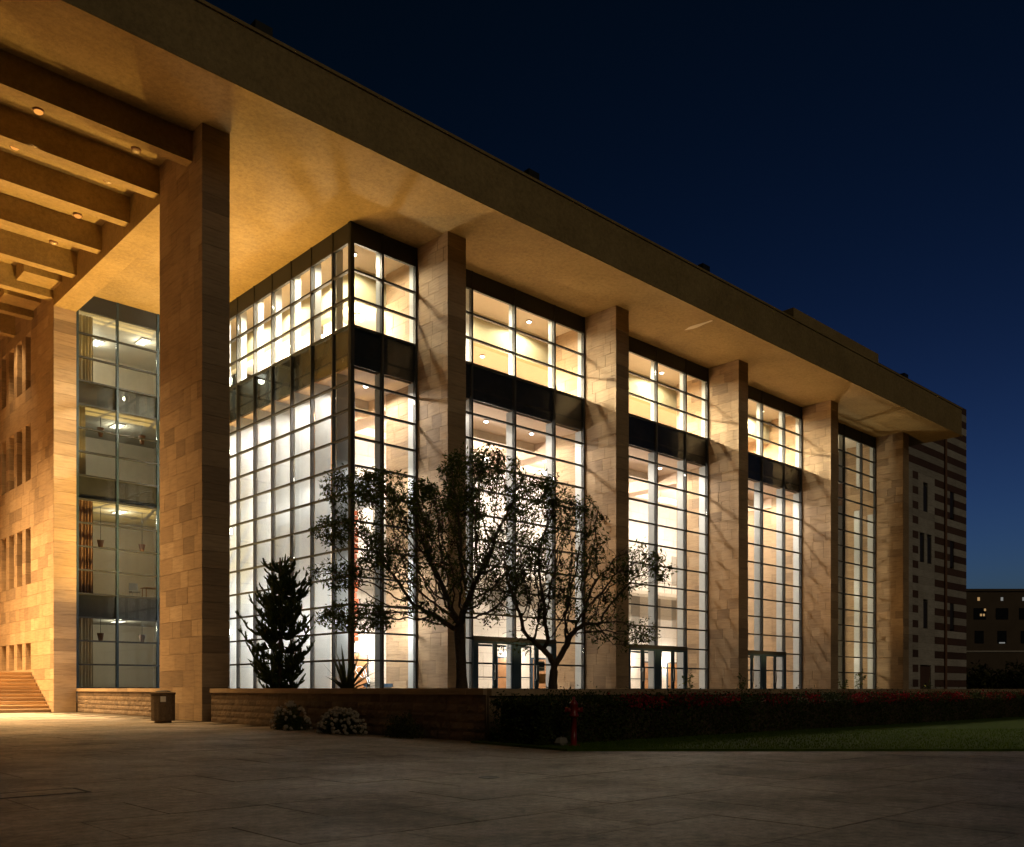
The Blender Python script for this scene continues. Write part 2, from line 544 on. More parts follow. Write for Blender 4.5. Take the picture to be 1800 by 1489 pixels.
# terrace soil
ter = MB().add([(x, y, z) for z in (0.0, TER) for x, y in ((14.45, 16.05), (110, 16.05), (110, 33.0), (15.4, 33.0))], [(0,3,2,1),(4,5,6,7),(0,1,5,4),(1,2,6,5),(2,3,7,6),(3,0,4,7)]).box(16.9, 110, 33.0, 52.9, 0.0, TER-0.002).build('terrace', M['soil'])
tag(ter, 'planted terrace behind the low stone wall', 'terrace', kind='structure')
tp = MB().box(17.0, 110, 33.2, 36.1, TER, TER+0.02).build('terrace_path', M['floor'])
tag(tp, 'pale stone path along the foot of the glass front', 'path', kind='structure')

# ------------------------------------------------------------------ HALL
hall = thing('concert_hall', 'large modern hall with tall lit glass bays between stone columns under a deep flat canopy', 'building', (48, YG, 0))

roof = bx('canopy', M['stucco'], hall, -25, 82.3, 30.93, 75, SOF, 25.47)
bx('drip_edge', M['stucco'], roof, -25, 82.36, 30.86, 31.0, SOF-0.03, SOF+0.07)
bx('coping', M['stucco'], roof, -25, 82.36, 30.87, 31.4, 25.40, 25.52)
pent = bx('penthouse', M['stucco'], hall, 60, 73.5, 34.2, 46, 25.47, 28.85)
bx('vent', M['black'], pent, 62.6, 63.6, 34.15, 34.25, 27.2, 27.6)

pm = MB(); pv = []
for i in range(24):
    a = 2*math.pi*i/24; pv.append((45.7+(0.17+0.06*math.sin(3*a))*math.cos(a), 32.3+(1.0+0.06*math.sin(5*a))*math.sin(a)))
pm.add([(x, y, SOF+0.01) for x, y in pv]+[(x, y, SOF-0.008) for x, y in pv], [tuple(range(24, 48))]+[(i, (i+1) % 24, (i+1) % 24+24, i+24) for i in range(24)])
pm.build('plaster_patch', M['cream'], roof, (45.7, 32.3, SOF))

# columns
def column(i):
    x0 = FX[i]; x1 = x0+FW
    yb = 37.9 if i == 0 else YG
    c = bx('column', M['mortar'], hall, x0+0.05, x1-0.05, YF+0.05, yb-0.02, 0, SOF)
    if i:  # inner half behind the glass
        ip = bx('inner_pier', M['mortar'], hall, x0+0.04, x1-0.04, YG+0.16, YG+2.6, TER, SOF-0.01)
        mi = MB(); clad(ip, 'Y', YG+0.15, YG+2.6, rows(TER, SOF-0.01, 0.66), x0+0.04, -1, depth=0.04, objs=False, mb=mi)
        mi.build('stone_cladding', M['stone'], ip, kind='stuff')
    zr = rows(0.0, SOF, 0.66)
    near = i < 1 or (i == 1)
    mb = MB()
    clad(c, 'Y', YF, yb-0.02, zr, x0+0.05, -1, objs=near, mb=mb)
    clad(c, 'X', x0+0.002, x1-0.002, zr, YF+0.05, -1, lo=0.5, hi=1.15, objs=(i < 1), mb=mb)
    clad(c, 'Y', YF+0.002, yb-0.02, zr, x1-0.05, 1, objs=False, mb=mb)
    if i == 0: clad(c, 'X', x0+0.003, x1-0.003, zr, yb-0.02, 1, objs=False, mb=mb)
    mb.build('stone_cladding', M['stone'], c, kind='stuff')
for i in range(6): column(i)

# longitudinal beam from the first column to the wing, cross beams of the portico
bx('long_beam', M['stucco'], hall, 15.36, 16.50, 37.92, 53.2, 21.55, SOF)
for k, yb in enumerate((34.7, 37.95, 41.2, 44.7, 48.2, 51.9, 55.4, 58.9)):
    bx('cross_beam', M['stucco'], hall, -24, 15.355 , yb, yb+0.5, 21.95, SOF)
# portico downlights
DLY = [37.35, 40.45, 44.35, 47.85, 51.45, 55.0, 58.3]
def downlight(parent, x, y, z, lit, lens, power, colr, rad=0.22, spot=None):
    d = MB().lathe((x, y, z), [(rad*0.8, 0.0), (rad, -0.02), (rad, -0.07), (rad*0.9, -0.08)], 16).build('downlight', M['shade'], parent, (x, y, z))
    MB().lathe((x, y, z), [(rad*0.88, -0.07), (rad*0.7, -0.12), (rad*0.3, -0.16), (0.01, -0.165)], 16).build('lens', lens, d, (x, y, z), True)
    if power:
        if spot: lamp('SPOT', d, (x, y, z-0.2), power, colr, 0.15, (0, 0, 0), spot, 0.9)
        else: lamp('SPOT', d, (x, y, z-0.22), power, colr, 0.12, (0, 0, 0), 172, 0.3)
AMB = (1.0, 0.63, 0.27)
for x, lits in ((10.53, (1, 1, 1, 1, 1, 1, 1)), (14.17, (0, 0, 1, 0, 1, 1, 1)), (6.5, (1, 1, 1, 1, 1, 1, 1)), (2.0, (1, 1, 1, 1, 1, 1, 1))):
    for y, lit in zip(DLY, lits):
        downlight(hall, x, y, SOF, lit, M['lamp_amber'] if lit else M['lamp_dull'], (((9000 if y < 50 else 34000) if x > 8 else (6500 if y < 46 else 27000)) if x < 14 else (2500 if y > 50 else 0)) if lit else 0, AMB, 0.2, 62 if 8 < x < 14 else 78)
for y in (44.35, 47.85, 51.45):
    lamp('SPOT', hall, (14.0, y, SOF-0.25), 19000, (1.0, 0.80, 0.52), 0.1, (0, 0, 0), 24, 0.35)
for y in (51.45, 55.0):
    bx('ceiling_box', M['stucco'], hall, 13.55, 15.35, y-1.0, y+0.4, 22.35, SOF)

# ---- glazing
pane_n = [0]
def glazing(parent, axis, plane, us, k0, k1, spandrels, inward, fin_lo, fin_hi, end_frames=True, as_obj=True, name='curtain_wall', corner=False, frame='frame'):
    """us: mullion positions along the wall"""
    u0, u1 = us[0], us[-1]
    if axis == 'X': root = bx(name, M['frame'], parent, u0, u1, plane-0.05, plane+0.05, zk(k1), SOF-0.005)
    else: root = bx(name, M[frame], parent, plane-0.05, plane+0.05, u0, u1, zk(k1), SOF-0.005)
    def bar(nm, mat, a, b, d0, d1, z0, z1):
        d0, d1 = sorted((d0, d1))
        if axis == 'X': return bx(nm, mat, root, a, b, plane+d0, plane+d1, z0, z1)
        return bx(nm, mat, root, plane+d0, plane+d1, a, b, z0, z1)
    for i, u in enumerate(us):
        w = 0.062 if axis == 'X' else 0.045
        bar('mullion', M[frame], u-w, u+w, -0.09, 0.09, TER, SOF-0.004)
        if 0 < i < len(us)-1 or (end_frames and (i or not corner)):
            bar('mullion_fin', M['fin'], u-0.035, u+0.035, inward*0.145, inward*fin_hi, zk(13)+0.05, zk(16)+0.3)
            bar('mullion_fin', M['fin'], u-0.035, u+0.035, inward*0.145, inward*fin_lo, TER, zk(11.6))
    for k in range(k0, k1+1):
        if any(ka-0.01 < k < kb-0.05 for ka, kb in spandrels): continue
        bar('transom', M['frame'], u0+0.002, u1-0.002, -0.075, 0.07, zk(k)-0.045, zk(k)+0.045)
    mb = MB()
    zs = [TER] + [zk(k) for k in range(k0, k1+1)]
    for i in range(len(us)-1):
        a, b = us[i]+0.063, us[i+1]-0.063
        for j in range(len(zs)-1):
            z0, z1 = zs[j]+0.046, zs[j+1]-0.046
            if z1-z0 < 0.2: continue
            if as_obj and pane_n[0] < 300:
                pane_n[0] += 1
                if axis == 'X': inst('pane', U_PANE, root, ((a+b)/2, plane, (z0+z1)/2), (b-a, 0.02, z1-z0))
                else: inst('pane', U_PANE, root, (plane, (a+b)/2, (z0+z1)/2), (0.02, b-a, z1-z0))
            else:
                if axis == 'X': mb.box(a, b, plane-.01, plane+.01, z0, z1)
                else: mb.box(plane-.01, plane+.01, a, b, z0, z1)
    if mb.V: mb.build('pane', M['glass'], root, kind='stuff')
    for ka, kb in spandrels:
        for i in range(len(us)-1):
            bar('spandrel_panel', M['spandrel'], us[i]+0.001, us[i+1]-0.001, inward*0.095, inward*0.14, zk(ka), zk(kb))
    return root

BX = 23.72
SP = [(11.62, 12.99)]
# side of the glass box (plane x = BX), first bay, then the bays between columns
side_us = [YG+0.07] + [37.8+1.97*i for i in range(9)]
glazing(hall, 'Y', BX, side_us, 1, 16, SP, 1, 1.05, 0.5, True, corner=True)
glazing(hall, 'X', YG, [BX+0.07, 25.47, FX[1]-0.07], 1, 16, SP, 1, 0.55, 0.45, True, corner=True)
for i in range(1, 5):
    a, b = FX[i]+FW+0.07, FX[i+1]-0.07
    us = [a, FX[i+1]-8.75, FX[i+1]-5.65, FX[i+1]-2.55, b]
    glazing(hall, 'X', YG, us, 1, 16, SP if i < 4 else [], 1, 0.62, 0.42, True, as_obj=(i <= 2))
bx('corner_post', M['frame'], hall, BX-0.08, BX+0.09, YG-0.08, YG+0.09, TER, SOF-0.002)

# ---- doors (bays two, three, four)
def door(parent, x0, x1, hinge_left=True):
    z1 = zk(2)-0.12
    y = YG-0.13
    d = bx('door', M['teal_frame'], parent, x0, x0+0.14, y-0.04, y+0.04, TER+0.02, z1)
    bx('door_stile', M['teal_frame'], d, x1-0.14, x1, y-0.04, y+0.04, TER+0.02, z1)
    bx('door_rail', M['teal_frame'], d, x0+0.14, x1-0.14, y-0.04, y+0.04, z1-0.14, z1)
    bx('door_rail', M['teal_frame'], d, x0+0.14, x1-0.14, y-0.04, y+0.04, TER+0.02, TER+0.28)
    hx = x1-0.07 if hinge_left else x0+0.07
    MB().tube([(hx, y-0.05, 1.75), (hx, y-0.12, 1.75), (hx, y-0.12, 2.55), (hx, y-0.05, 2.55)], 0.025, 6).build('handle', M['metal'], d, (hx, y, 2))
    return d
for i in (1, 2, 3):
    b = FX[i+1]
    xs0, xs1 = b-8.75+0.1, b-2.55-0.1
    bx('door_head', M['frame'], hall, xs0-0.1, xs1+0.1, YG-0.2, YG-0.06, zk(2)-0.12, zk(2)+0.12)
    mid = b-5.65
    bx('door_post', M['teal_frame'], hall, mid-0.22, mid+0.22, YG-0.18, YG-0.1, TER, zk(2)-0.12)
    bx('door_post', M['teal_frame'], hall, xs1-0.1, xs1+0.12, YG-0.18, YG-0.1, TER, zk(2)-0.12)
    bx('door_post', M['teal_frame'], hall, xs0-0.12, xs0+0.1, YG-0.18, YG-0.1, TER, zk(2)-0.12)
    for (p, q) in ((xs0+0.1, mid-0.22), (mid+0.22, xs1-0.1)):
        m = (p+q)/2
        door(hall, p+0.01, m-0.01, True); door(hall, m+0.01, q-0.01, False)

# ---- interior of the hall
FL = zk(13)-0.25           # upper floor
bx('hall_floor', M['floor'], hall, BX+0.1, 79.5, YG+0.12, 54, 0.5, TER)
bx('upper_slab', M['salmon'], hall, BX+0.25, 66.0, YG+0.45, 54, zk(11.62), FL)
# rear walls
YB = 47.0
bx('rear_wall', M['white'], hall, 28.7, 80.0, YB, YB+0.3, TER, zk(11.62)-0.002)
bx('rear_wall', M['white'], hall, BX+0.3, 29.0, 53.7, 54, TER, zk(11.62)-0.002)
bx('rear_wall', M['white'], hall, 28.7, 29.0, YB+0.3, 53.7, TER, zk(11.62)-0.002)
rp = bx('wall_panelling', M['grey'], hall, 28.9, 66.0, YB-0.02, YB-0.001, TER, zk(11.6))
pmb = MB()
clad(rp, 'X', 28.9, 66.0, rows(TER, zk(11.6), 0.9), YB-0.02, -1, depth=0.03, lo=1.1, hi=1.7, gap=0.02, objs=False, mb=pmb)
pmb.build('panels', M['white'], rp, kind='stuff')
bx('upper_rear_wall', M['cream'], hall, BX+2.0, 80.0, 49, 49.3, FL, SOF-0.3)
bx('end_wall', M['stone'], hall, 78.6, 78.9, YG+0.1, 54, TER, SOF-0.01)
# cross walls / inner piers in stone along the column lines are built with the columns
# upper ceilings
bx('high_ceiling', M['cream'], hall, BX+0.2, 78.6, YG+0.25, 54, SOF-0.45, SOF-0.15)
bx('bulkhead', M['olive'], hall, BX+2.2, 66.2, YG+2.9, YG+3.3, 20.9, SOF-0.45)
bx('bulkhead', M['olive'], hall, BX+2.2, BX+2.6, YG+3.3, 54, 20.9, SOF-0.45)
bx('upper_ceiling', M['cream'], hall, BX+2.6, 66.2, YG+3.3, 54, 21.35, 21.6)
bx('cove_beam', M['white'], hall, BX+2.6, 66.2, YG+6.6, YG+7.2, 20.45, 21.35)
# lobby ceiling beams
for yy in (YG+4.2, YG+8.2):
    bx('lobby_beam', M['cream'], hall, BX+2.4, 66, yy, yy+0.5, 16.0, zk(11.62))
for i in range(1, 5):
    bx('lobby_beam', M['salmon'], hall, FX[i], FX[i]+FW, YG+2.6, YB, 15.7, zk(11.62)-0.001)
# partition closing the fifth bay from the lit hall
bx('partition', M['stone'], hall, FX[4]+0.2, FX[4]+0.9, YG+2.6, 54, TER, SOF-0.5)
bx('stair_wall', M['stone'], hall, FX[4]+FW, 78.6, YG+3.6, YG+3.9, TER, SOF-0.5)
# gallery in the first bays: slab, parapet and timber wall behind
bx('gallery_slab', M['fin'], hall, BX+1.7, 27.4, YG+3.0, YG+6.5, zk(7.3), zk(7.55))
bx('gallery_parapet', M['fin'], hall, BX+1.7, 27.4, YG+3.0, YG+3.12, zk(7.55), zk(8.25))
bx('timber_wall', M['wood'], hall, BX+2.4, 27.4, YG+7.2, YG+7.35, zk(8.0), 16.4)
# raised grey boxes on the rear wall, colour standing in for shaded recesses
for i in range(1, 4):
    x0 = FX[i]+FW+0.4
    for q in range(4):
        xa = x0 + 0.5 + q*2.7
        for kk in (4.2, 7.0):
            bx('recess_shade', M['grey'], hall, xa, xa+1.1, YB-0.12, YB-0.045, zk(kk)-0.4, zk(kk)+2.0)
for i in range(1, 4):
    x0 = FX[i]+FW
    for q in range(3):
        xa = x0+1.6+q*3.4
        d = bx('inner_door', M['wood'], hall, xa, xa+1.5, YB-0.13, YB-0.045, TER, 3.4)
        bx('door_frame', M['teal_frame'], d, xa-0.1, xa, YB-0.15, YB-0.045, TER, 3.5)
        bx('door_frame', M['teal_frame'], d, xa+1.5, xa+1.6, YB-0.15, YB-0.045, TER, 3.5)
        bx('door_frame', M['teal_frame'], d, xa, xa+1.5, YB-0.15, YB-0.045, 3.4, 3.5)
    # glazed lobby screen behind the doors
    for q in range(6):
        bx('screen_post', M['teal_frame'], hall, x0+2.2+q*1.5, x0+2.28+q*1.5, YG+3.0, YG+3.08, TER, 3.7)
    bx('screen_rail', M['teal_frame'], hall, x0+2.2, x0+9.78, YG+3.0, YG+3.08, 3.7, 3.82)
    bx('screen_rail', M['teal_frame'], hall, x0+2.28, x0+9.7, YG+3.01, YG+3.07, 1.9, 1.96)
    # balcony rail along the rear wall
    bx('balcony', M['cream'], hall, x0+0.1, x0+11.0, YB-1.6, YB-0.045, zk(5.7), zk(5.9))
    bx('balcony_rail', M['metal'], hall, x0+0.1, x0+11.0, YB-1.6, YB-1.55, zk(6.6), zk(6.64))
    for q in range(12):
        bx('baluster', M['metal'], hall, x0+0.2+q*0.97, x0+0.23+q*0.97, YB-1.59, YB-1.56, zk(5.9), zk(6.6))
# lamps in the hall
WARM = (1.0, 0.83, 0.58); ROSE = (1.0, 0.84, 0.70)
def hall_light(x, y, z, power, colr, lens, pend=0.0):
    downlight(hall, x, y, z, True, lens, 0 if pend else power, colr, 0.16)
    if pend:  # hanging globes added as fill to light the ceilings
        g = MB().lathe((x, y, z-pend), [(0.02, -0.15), (0.11, -0.1), (0.15, 0), (0.11, 0.1), (0.02, 0.15)], 14).build('fill_globe', lens, hall, (x, y, z-pend), True)
        MB().tube([(x, y, z-0.16), (x, y, z-pend+0.15)], 0.012, 5).build('cord', M['black'], g, (x, y, z-pend))
        lamp('POINT', g, (x, y, z-pend-0.2), power, colr, 0.16)
for i in range(1, 4):
    x0 = FX[i]+FW
    for xx in (2.0, 5.6, 9.2):
        for yy in (2.4, 6.4):
            hall_light(x0+xx, YG+yy, zk(11.62), 1150 if yy < 3 else 900, ROSE, M['lamp_white'], 0 if yy < 3 else 0.9)
    for xx in (2.6, 7.6):
        hall_light(x0+xx, YG+5.0, 21.35, 8500, WARM, M['lamp_warm'])
        hall_light(x0+xx, YG+8.6, 21.35, 3000, WARM, M['lamp_warm'], 0.75)
for yy in (2.0, 4.6, 7.4):
    hall_light(25.9, YG+yy, zk(11.62), 1150, ROSE, M['lamp_white'])
for yy in (5.0, 8.6):
    hall_light(27.4, YG+yy, 21.35, 8500, WARM, M['lamp_warm'])
for yy in (3.9, 7.0, 11.4, 14.5):
    hall_light(26.9, YG+yy, 21.35, 1700, WARM, M['lamp_warm'], 0.75)
for yy in (10.0, 12.5, 15.0):
    hall_light(26.0, YG+yy, zk(11.62), 1150, ROSE, M['lamp_white'])
for i in range(1, 4):
    x0 = FX[i]+FW
    for xx in (3.0, 8.0):
        w = MB().lathe((x0+xx, YB-0.15, 3.4), [(0.1, 0), (0.16, 0.1), (0.16, 0.35), (0.1, 0.45)], 12).build('wall_lamp', M['lamp_white'], hall, (x0+xx, YB-0.15, 3.4))
        lamp('POINT', w, (x0+xx, YB-0.6, 3.6), 260, ROSE, 0.15)
# lamps added between glass and bulkhead to brighten the upper floor
for xx in (25.0, 32.0, 37.0, 44.5, 49.5, 57.0, 62.0):
    hall_light(xx, YG+1.7, SOF-0.45, 1100, WARM, M['lamp_warm'])
for yy in (5.0, 9.0, 13.0):
    hall_light(BX+1.2, YG+yy, SOF-0.45, 1100, WARM, M['lamp_warm'])
for yy in (0.8, 4.9, 8.9, 12.9):  # invented pendants, added to brighten the glass box and its fins
    for zz in (4.6, 8.2 if not 3 < yy < 6.5 else 12.2, 12.6):
        if zz == 12.6 and 3 < yy < 6.5: continue
        w = MB().lathe((25.9, YG+yy, zz), [(0.06, 0), (0.13, 0.1), (0.13, 0.3), (0.06, 0.4)], 12).build('fill_pendant', M['lamp_white'], hall, (25.9, YG+yy, zz))
        MB().tube([(25.9, YG+yy, zz+0.4), (25.9, YG+yy, zz+1.6)], 0.012, 5).build('cord', M['black'], w, (25.9, YG+yy, zz))
        if zz < 8: lamp('POINT', w, (25.9, YG+yy, zz-0.25), 430, (1.0, 0.90, 0.80), 0.3)
        else: lamp('SPOT', w, (25.9, YG+yy, zz-0.25), 520, (1.0, 0.90, 0.80), 0.3, (0, 0, 0), 175, 0.5)
# stair bay lamps
for z, pw in ((3.6, 500), (9.5, 480), (15.5, 420), (20.0, 260)):
    w = MB().lathe((72.2, YG+3.35, z), [(0.1, 0), (0.2, 0.1), (0.2, 0.5), (0.1, 0.6)], 12).build('wall_lamp', M['lamp_warm'], hall, (72.2, YG+3.35, z))
    lamp('POINT', w, (72.2, YG+2.6, z+0.3), pw, WARM, 0.2)

# ------------------------------------------------------------------ STONE WING (left)
wing = thing('stone_wing', 'golden stone wing with rows of slot windows beside the steps at far left', 'building', (18, 56, 0))
WZ = [(2.34, 3.85), (7.18, 10.35), (13.05, 16.25), (18.25, 21.35)]
WY = [(55.92, 56.89), (57.56, 58.58), (59.20, 60.23), (60.85, 61.85), (65.0, 66.0), (66.65, 67.65)]
skip = [(a, b, c, d) for a, b in WY for c, d in WZ]
zr = []
cuts = [0] + [z for p in WZ for z in p] + [SOF]
for a, b in zip(cuts[:-1], cuts[1:]): zr += rows(a, b, 0.66)[:-1]
zr.append(SOF)
wall = bx('wall', M['mortar'], wing, 15.86, 16.4, 52.4, 72, 0, SOF-0.003)
sk = MB()
n_before = len(bpy.data.objects)
clad(wall, 'Y', 51.9, 58.9, [z for z in zr if z <= 21.36], 15.86, -1, depth=0.5, lo=0.6, hi=1.3, objs=True, skip=skip)
clad(wall, 'Y', 58.9, 72, [z for z in zr if z <= 21.36], 15.86, -1, depth=0.5, lo=0.6, hi=1.3, objs=False, mb=sk, skip=skip)
clad(wall, 'Y', 51.9, 72, [z for z in zr if z >= 21.34], 15.86, -1, depth=0.5, lo=0.6, hi=1.3, objs=False, mb=sk)
sk.build('stone_cladding', M['stone'], wall, kind='stuff')
for a, b in WY[:4]:
    for c, d in WZ:
        bx('window', M['darkroom'], wing, 15.80, 15.86, a, b, c, d)
pier = bx('pier', M['mortar'], wing, 15.88, 16.46, 51.92, 53.0, 0, 21.55)
sk = MB()
clad(pier, 'X', 15.362, 16.5, rows(0, 21.55, 0.66), 51.92, -1, depth=0.06, lo=0.5, hi=1.15, objs=True)
clad(pier, 'Y', 51.92, 53.0, rows(0, 21.55, 0.66), 16.46, 1, depth=0.04, objs=False, mb=sk)
sk.build('stone_cladding', M['stone'], pier, kind='stuff')
# recessed glazing of the wing
YR = 53.0
rear_us = [16.9, 19.05, 21.35, 23.55]
pane_n[0] = 0
root_w = glazing(wing, 'X', YR, rear_us, 0, 16, [(3.02, 3.98), (8.02, 8.98), (12.02, 12.98)], 1, 0.0, 0.0, False, as_obj=True, frame='teal_frame')
# rooms
bx('room_wall', M['cream'], wing, 16.5, 24.0, 60, 60.2, 0.5, SOF)
bx('room_side_wall', M['cream'], wing, 23.9, 24.1, 53.1, 60, 0.5, SOF)
bx('room_side_wall', M['grey'], wing, 16.5, 16.6, 53.1, 60, 0.5, SOF)
for k0 in (3, 8, 12):
    bx('floor_slab', M['grey'], wing, 16.6, 23.9, 53.3, 60, zk(k0)+0.1, zk(k0)+1.1)
bx('floor_slab', M['floor'], wing, 16.6, 23.9, 53.1, 60, 0.5, TER)
bx('floor_slab', M['white'], wing, 16.6, 23.9, 53.3, 60, zk(16), SOF-0.02)
OFF = (1.0, 0.92, 0.66)
for k, spots in ((16, ((17.9, 56), (19.4, 57.4), (21.4, 55.3))), (12, ((20.2, 56.2),)), (8, ((20.2, 55.8),)), (3, ((20.2, 56.0),))):
    for x, y in spots:
        z = zk(k) + (0.0 if k == 16 else 0.1)
        t = bx('ceiling_light', M['grey'], wing, x-0.3, x+0.3, y-0.6, y+0.6, z-0.05, z-0.001)
        for q in range(3):
            bx('tube', M['troffer'], t, x-0.24+q*0.18, x-0.12+q*0.18, y-0.55, y+0.55, z-0.07, z-0.052)
        lamp('POINT', t, (x, y, z-0.35), (60 if k == 16 else 90), OFF, 0.2)

# steps
stairs = thing('steps', 'broad flight of stone steps rising beside the golden stone wing', 'steps', (0, 53, 0))
for i in range(11):
    st_ = bx('step', M['stone'], stairs, -22, 15.33, 52.3+i*0.34, 56.9, i*0.2, (i+1)*0.2-0.053)
    bx('tread', M['stone'], st_, -22, 15.335, 52.25+i*0.34, 56.9, (i+1)*0.2-0.052, (i+1)*0.2-0.003)
bx('landing', M['stone'], stairs, -22, 15.33, 56.9, 75, 0, 2.195)

# ------------------------------------------------------------------ low rough-stone terrace walls
def rough_block(seed):
    rg = np.random.default_rng(seed)
    nx, nz = 6, 4
    V = []; F = []
    for j in range(nz):
        for i in range(nx):
            edge = i in (0, nx-1) or j in (0, nz-1)
            V.append((-.5+i/(nx-1), -.5 - (0.0 if edge else rg.uniform(0.15, 1.0)), -.5+j/(nz-1)))
    for j in range(nz-1):
        for i in range(nx-1):
            F.append((j*nx+i, j*nx+i+1, (j+1)*nx+i+1, (j+1)*nx+i))
    me = mesh_of('rough_block', V, F, M['rough_stone']); return me
ROUGH = [rough_block(s) for s in range(8)]

def low_wall(name, label, p0, p1, h, blocks=True, thick=0.4, courses=5, lo=0.32, hi=0.62, cap=0.16):
    p0 = Vector(p0); p1 = Vector(p1); d = p1-p0; L = d.length; d.normalize()
    ang = math.atan2(d.y, d.x)             # face looks to the right-hand side of p0->p1
    n = Vector((d.y, -d.x))
    root = thing(name, label, 'wall', ((p0.x+p1.x)/2, (p0.y+p1.y)/2, 0))
    c = (p0+p1)/2 - n*thick/2
    MB().rbox(c, L/2, thick/2-0.03, 0, h-cap, ang).build('core', M['mortar'], root, (c.x, c.y, 0))
    ch = (h-cap)/courses
    if blocks:
        for j in range(courses):
            xs = split_row(L, lo, hi, j % 2)
            for i in range(len(xs)-1):
                m = p0 + d*((xs[i]+xs[i+1])/2) - n*0.012
                inst('block', random.choice(ROUGH), root, (m.x, m.y, ch*(j+0.5)), (xs[i+1]-xs[i]-0.012, 0.022, ch-0.012), (0, 0, ang))
    xs = split_row(L, 1.0, 1.6, 0)
    for i in range(len(xs)-1):
        m = p0 + d*((xs[i]+xs[i+1])/2) - n*(thick/2-0.02)
        inst('cap_stone', U_STONE, root, (m.x, m.y, h-cap/2), (xs[i+1]-xs[i]-0.008, thick+0.08, cap-0.004), (0, 0, ang))
    return root
low_wall('terrace_wall', 'low rough stone wall with flat cap running right from the nearest column', (15.15, 32.6), (14.15, 16.0), 1.27)
low_wall('terrace_wall', 'low stone wall behind the flowering hedge along the lawn', (14.2, 15.9), (78, 15.6), 1.25, blocks=False)
low_wall('terrace_wall', 'low rough stone wall behind the bin between the wing and the nearest column', (16.55, 51.84), (16.15, 37.95), 1.28)

# ------------------------------------------------------------------ striped block (right)
YS = 38.0
strip = thing('striped_building', 'tall stone building banded in dark red and pale courses at the right end', 'building', (91, YS, 0))
bx('core', M['mortar'], strip, 79.2, 102.3, YS+0.40, 60, 0, 31.0)
CH = 0.725
PX0, PX1 = 90.24, 94.17      # pale panel
PTOP = 22.4
WIN = [(91.46, 92.5, 18.9, 21.4), (90.65, 91.7, 13.85, 16.4), (92.4, 93.4, 13.85, 16.4), (91.46, 92.5, 7.35, 9.9), (90.7, 93.3, 0, 3.5)]
WINR = [(98.0, 99.1, 19.1, 21.8), (98.0, 99.1, 14.0, 16.6), (98.0, 99.1, 7.5, 10.1)]
def course(x0, x1, z0, z1, red, proud):
    inst('course', U_RED if red else U_PALE, strip, ((x0+x1)/2, YS+0.2-proud/2, (z0+z1)/2), (x1-x0, 0.398+proud, z1-z0-0.01))
j = 0; z = 0.0
while z < 30.9:
    z1 = z+CH; red = j % 2 == 0
    if z < PTOP:
        course(79.2, 88.96, z, z1, False, 0)
        course(88.96, PX0, z, z1, red, 0.01)
        for lo_, hi_, wins in ((PX0, PX1, WIN), (PX1, 102.4, WINR)):
            segs = [(lo_, hi_)]
            for a, b, c, d in wins:
                if c < z1-0.3 and d > z+0.3:
                    ns = []
                    for s0, s1 in segs:
                        if b <= s0 or a >= s1: ns.append((s0, s1))
                        else: ns += [(s0, a), (b, s1)]
                    segs = ns
            for s0, s1 in segs:
                course(s0, s1, z, z1, red and lo_ == PX1, -0.01 if lo_ == PX0 else 0)
    else:
        course(79.2, 102.4, z, z1, red, 0.0)
    z = z1; j += 1
for a, b, c, d in WIN[:4] + WINR: bx('window', M['darkroom'], strip, a+0.002, b-0.002, YS+0.07, YS+0.39, c, d)
bx('door', M['red_stone'], strip, 90.75, 93.25, YS+0.10, YS+0.39, 0, 3.5)
MB().tube([(96.6, YS-0.12, 0), (96.6, YS-0.12, 30.5)], 0.16, 8).build('downpipe', M['shade'], strip, (96.6, YS, 0))
bx('side_wall', M['pale_stone'], strip, 102.31, 102.36, YS+0.05, 60, 0, 31)

# ------------------------------------------------------------------ far building
def cam_pt(u, d): 
    p = FWD*d + RGT*(u*d); return p
D = 150
c0 = cam_pt(0.60, D)
ang = math.atan2(RGT.y, RGT.x)
far_b = thing('far_building', 'dim distant building with a few lit windows at the right edge', 'building', (c0.x, c0.y, 0))
def fb(name, mat, s0, s1, z0, z1, off, th, parent=far_b):
    m = cam_pt(0.60, D) + RGT*((s0+s1)/2) + FWD*(off+th/2)
    return MB().rbox(m, (s1-s0)/2, th/2, z0, z1, ang).build(name, mat, parent, (m.x, m.y, z0))
fb('wall', M['wall_far'], -20, 22, 0, 17.5, 0, 14)
fb('parapet', M['wall_far'], -20.2, 22.2, 17.3, 17.7, -0.2, 0.5)
fb('string_course', M['pale_stone'], -20.1, 22.1, 7.3, 7.55, -0.12, 0.14)
fb('window', M['lit_window'], -13.50, -13.13, 15.75, 16.31, -0.04, 0.06)
fb('window', M['lit_window_pale'], -9.67, -9.30, 15.75, 16.31, -0.04, 0.06)
fb('window', M['lit_window_pale'], -6.12, -5.74, 15.75, 16.31, -0.04, 0.06)
w = fb('window', M['dark_glass'], -14.16, -12.10, 12.66, 14.53, -0.04, 0.06)
fb('pane', M['lit_window'], -12.44, -12.14, 14.06, 14.44, -0.07, 0.03, w)
fb('pane', M['lit_window'], -13.09, -12.79, 13.22, 13.59, -0.07, 0.03, w)
fb('pane', M['lit_window'], -12.62, -12.33, 13.22, 13.59, -0.07, 0.03, w)
w = fb('window', M['dark_glass'], -10.51, -8.45, 12.66, 14.53, -0.04, 0.06)
w = fb('window', M['dark_glass'], -6.68, -4.62, 12.66, 14.53, -0.04, 0.06)
w = fb('window', M['dark_glass'], -13.97, -12.48, 8.73, 10.79, -0.04, 0.06)
w = fb('window', M['dark_glass'], -10.23, -8.73, 8.73, 10.79, -0.04, 0.06)
fb('pane', M['lit_window_pale'], -9.95, -9.01, 8.73, 8.92, -0.07, 0.03, w)
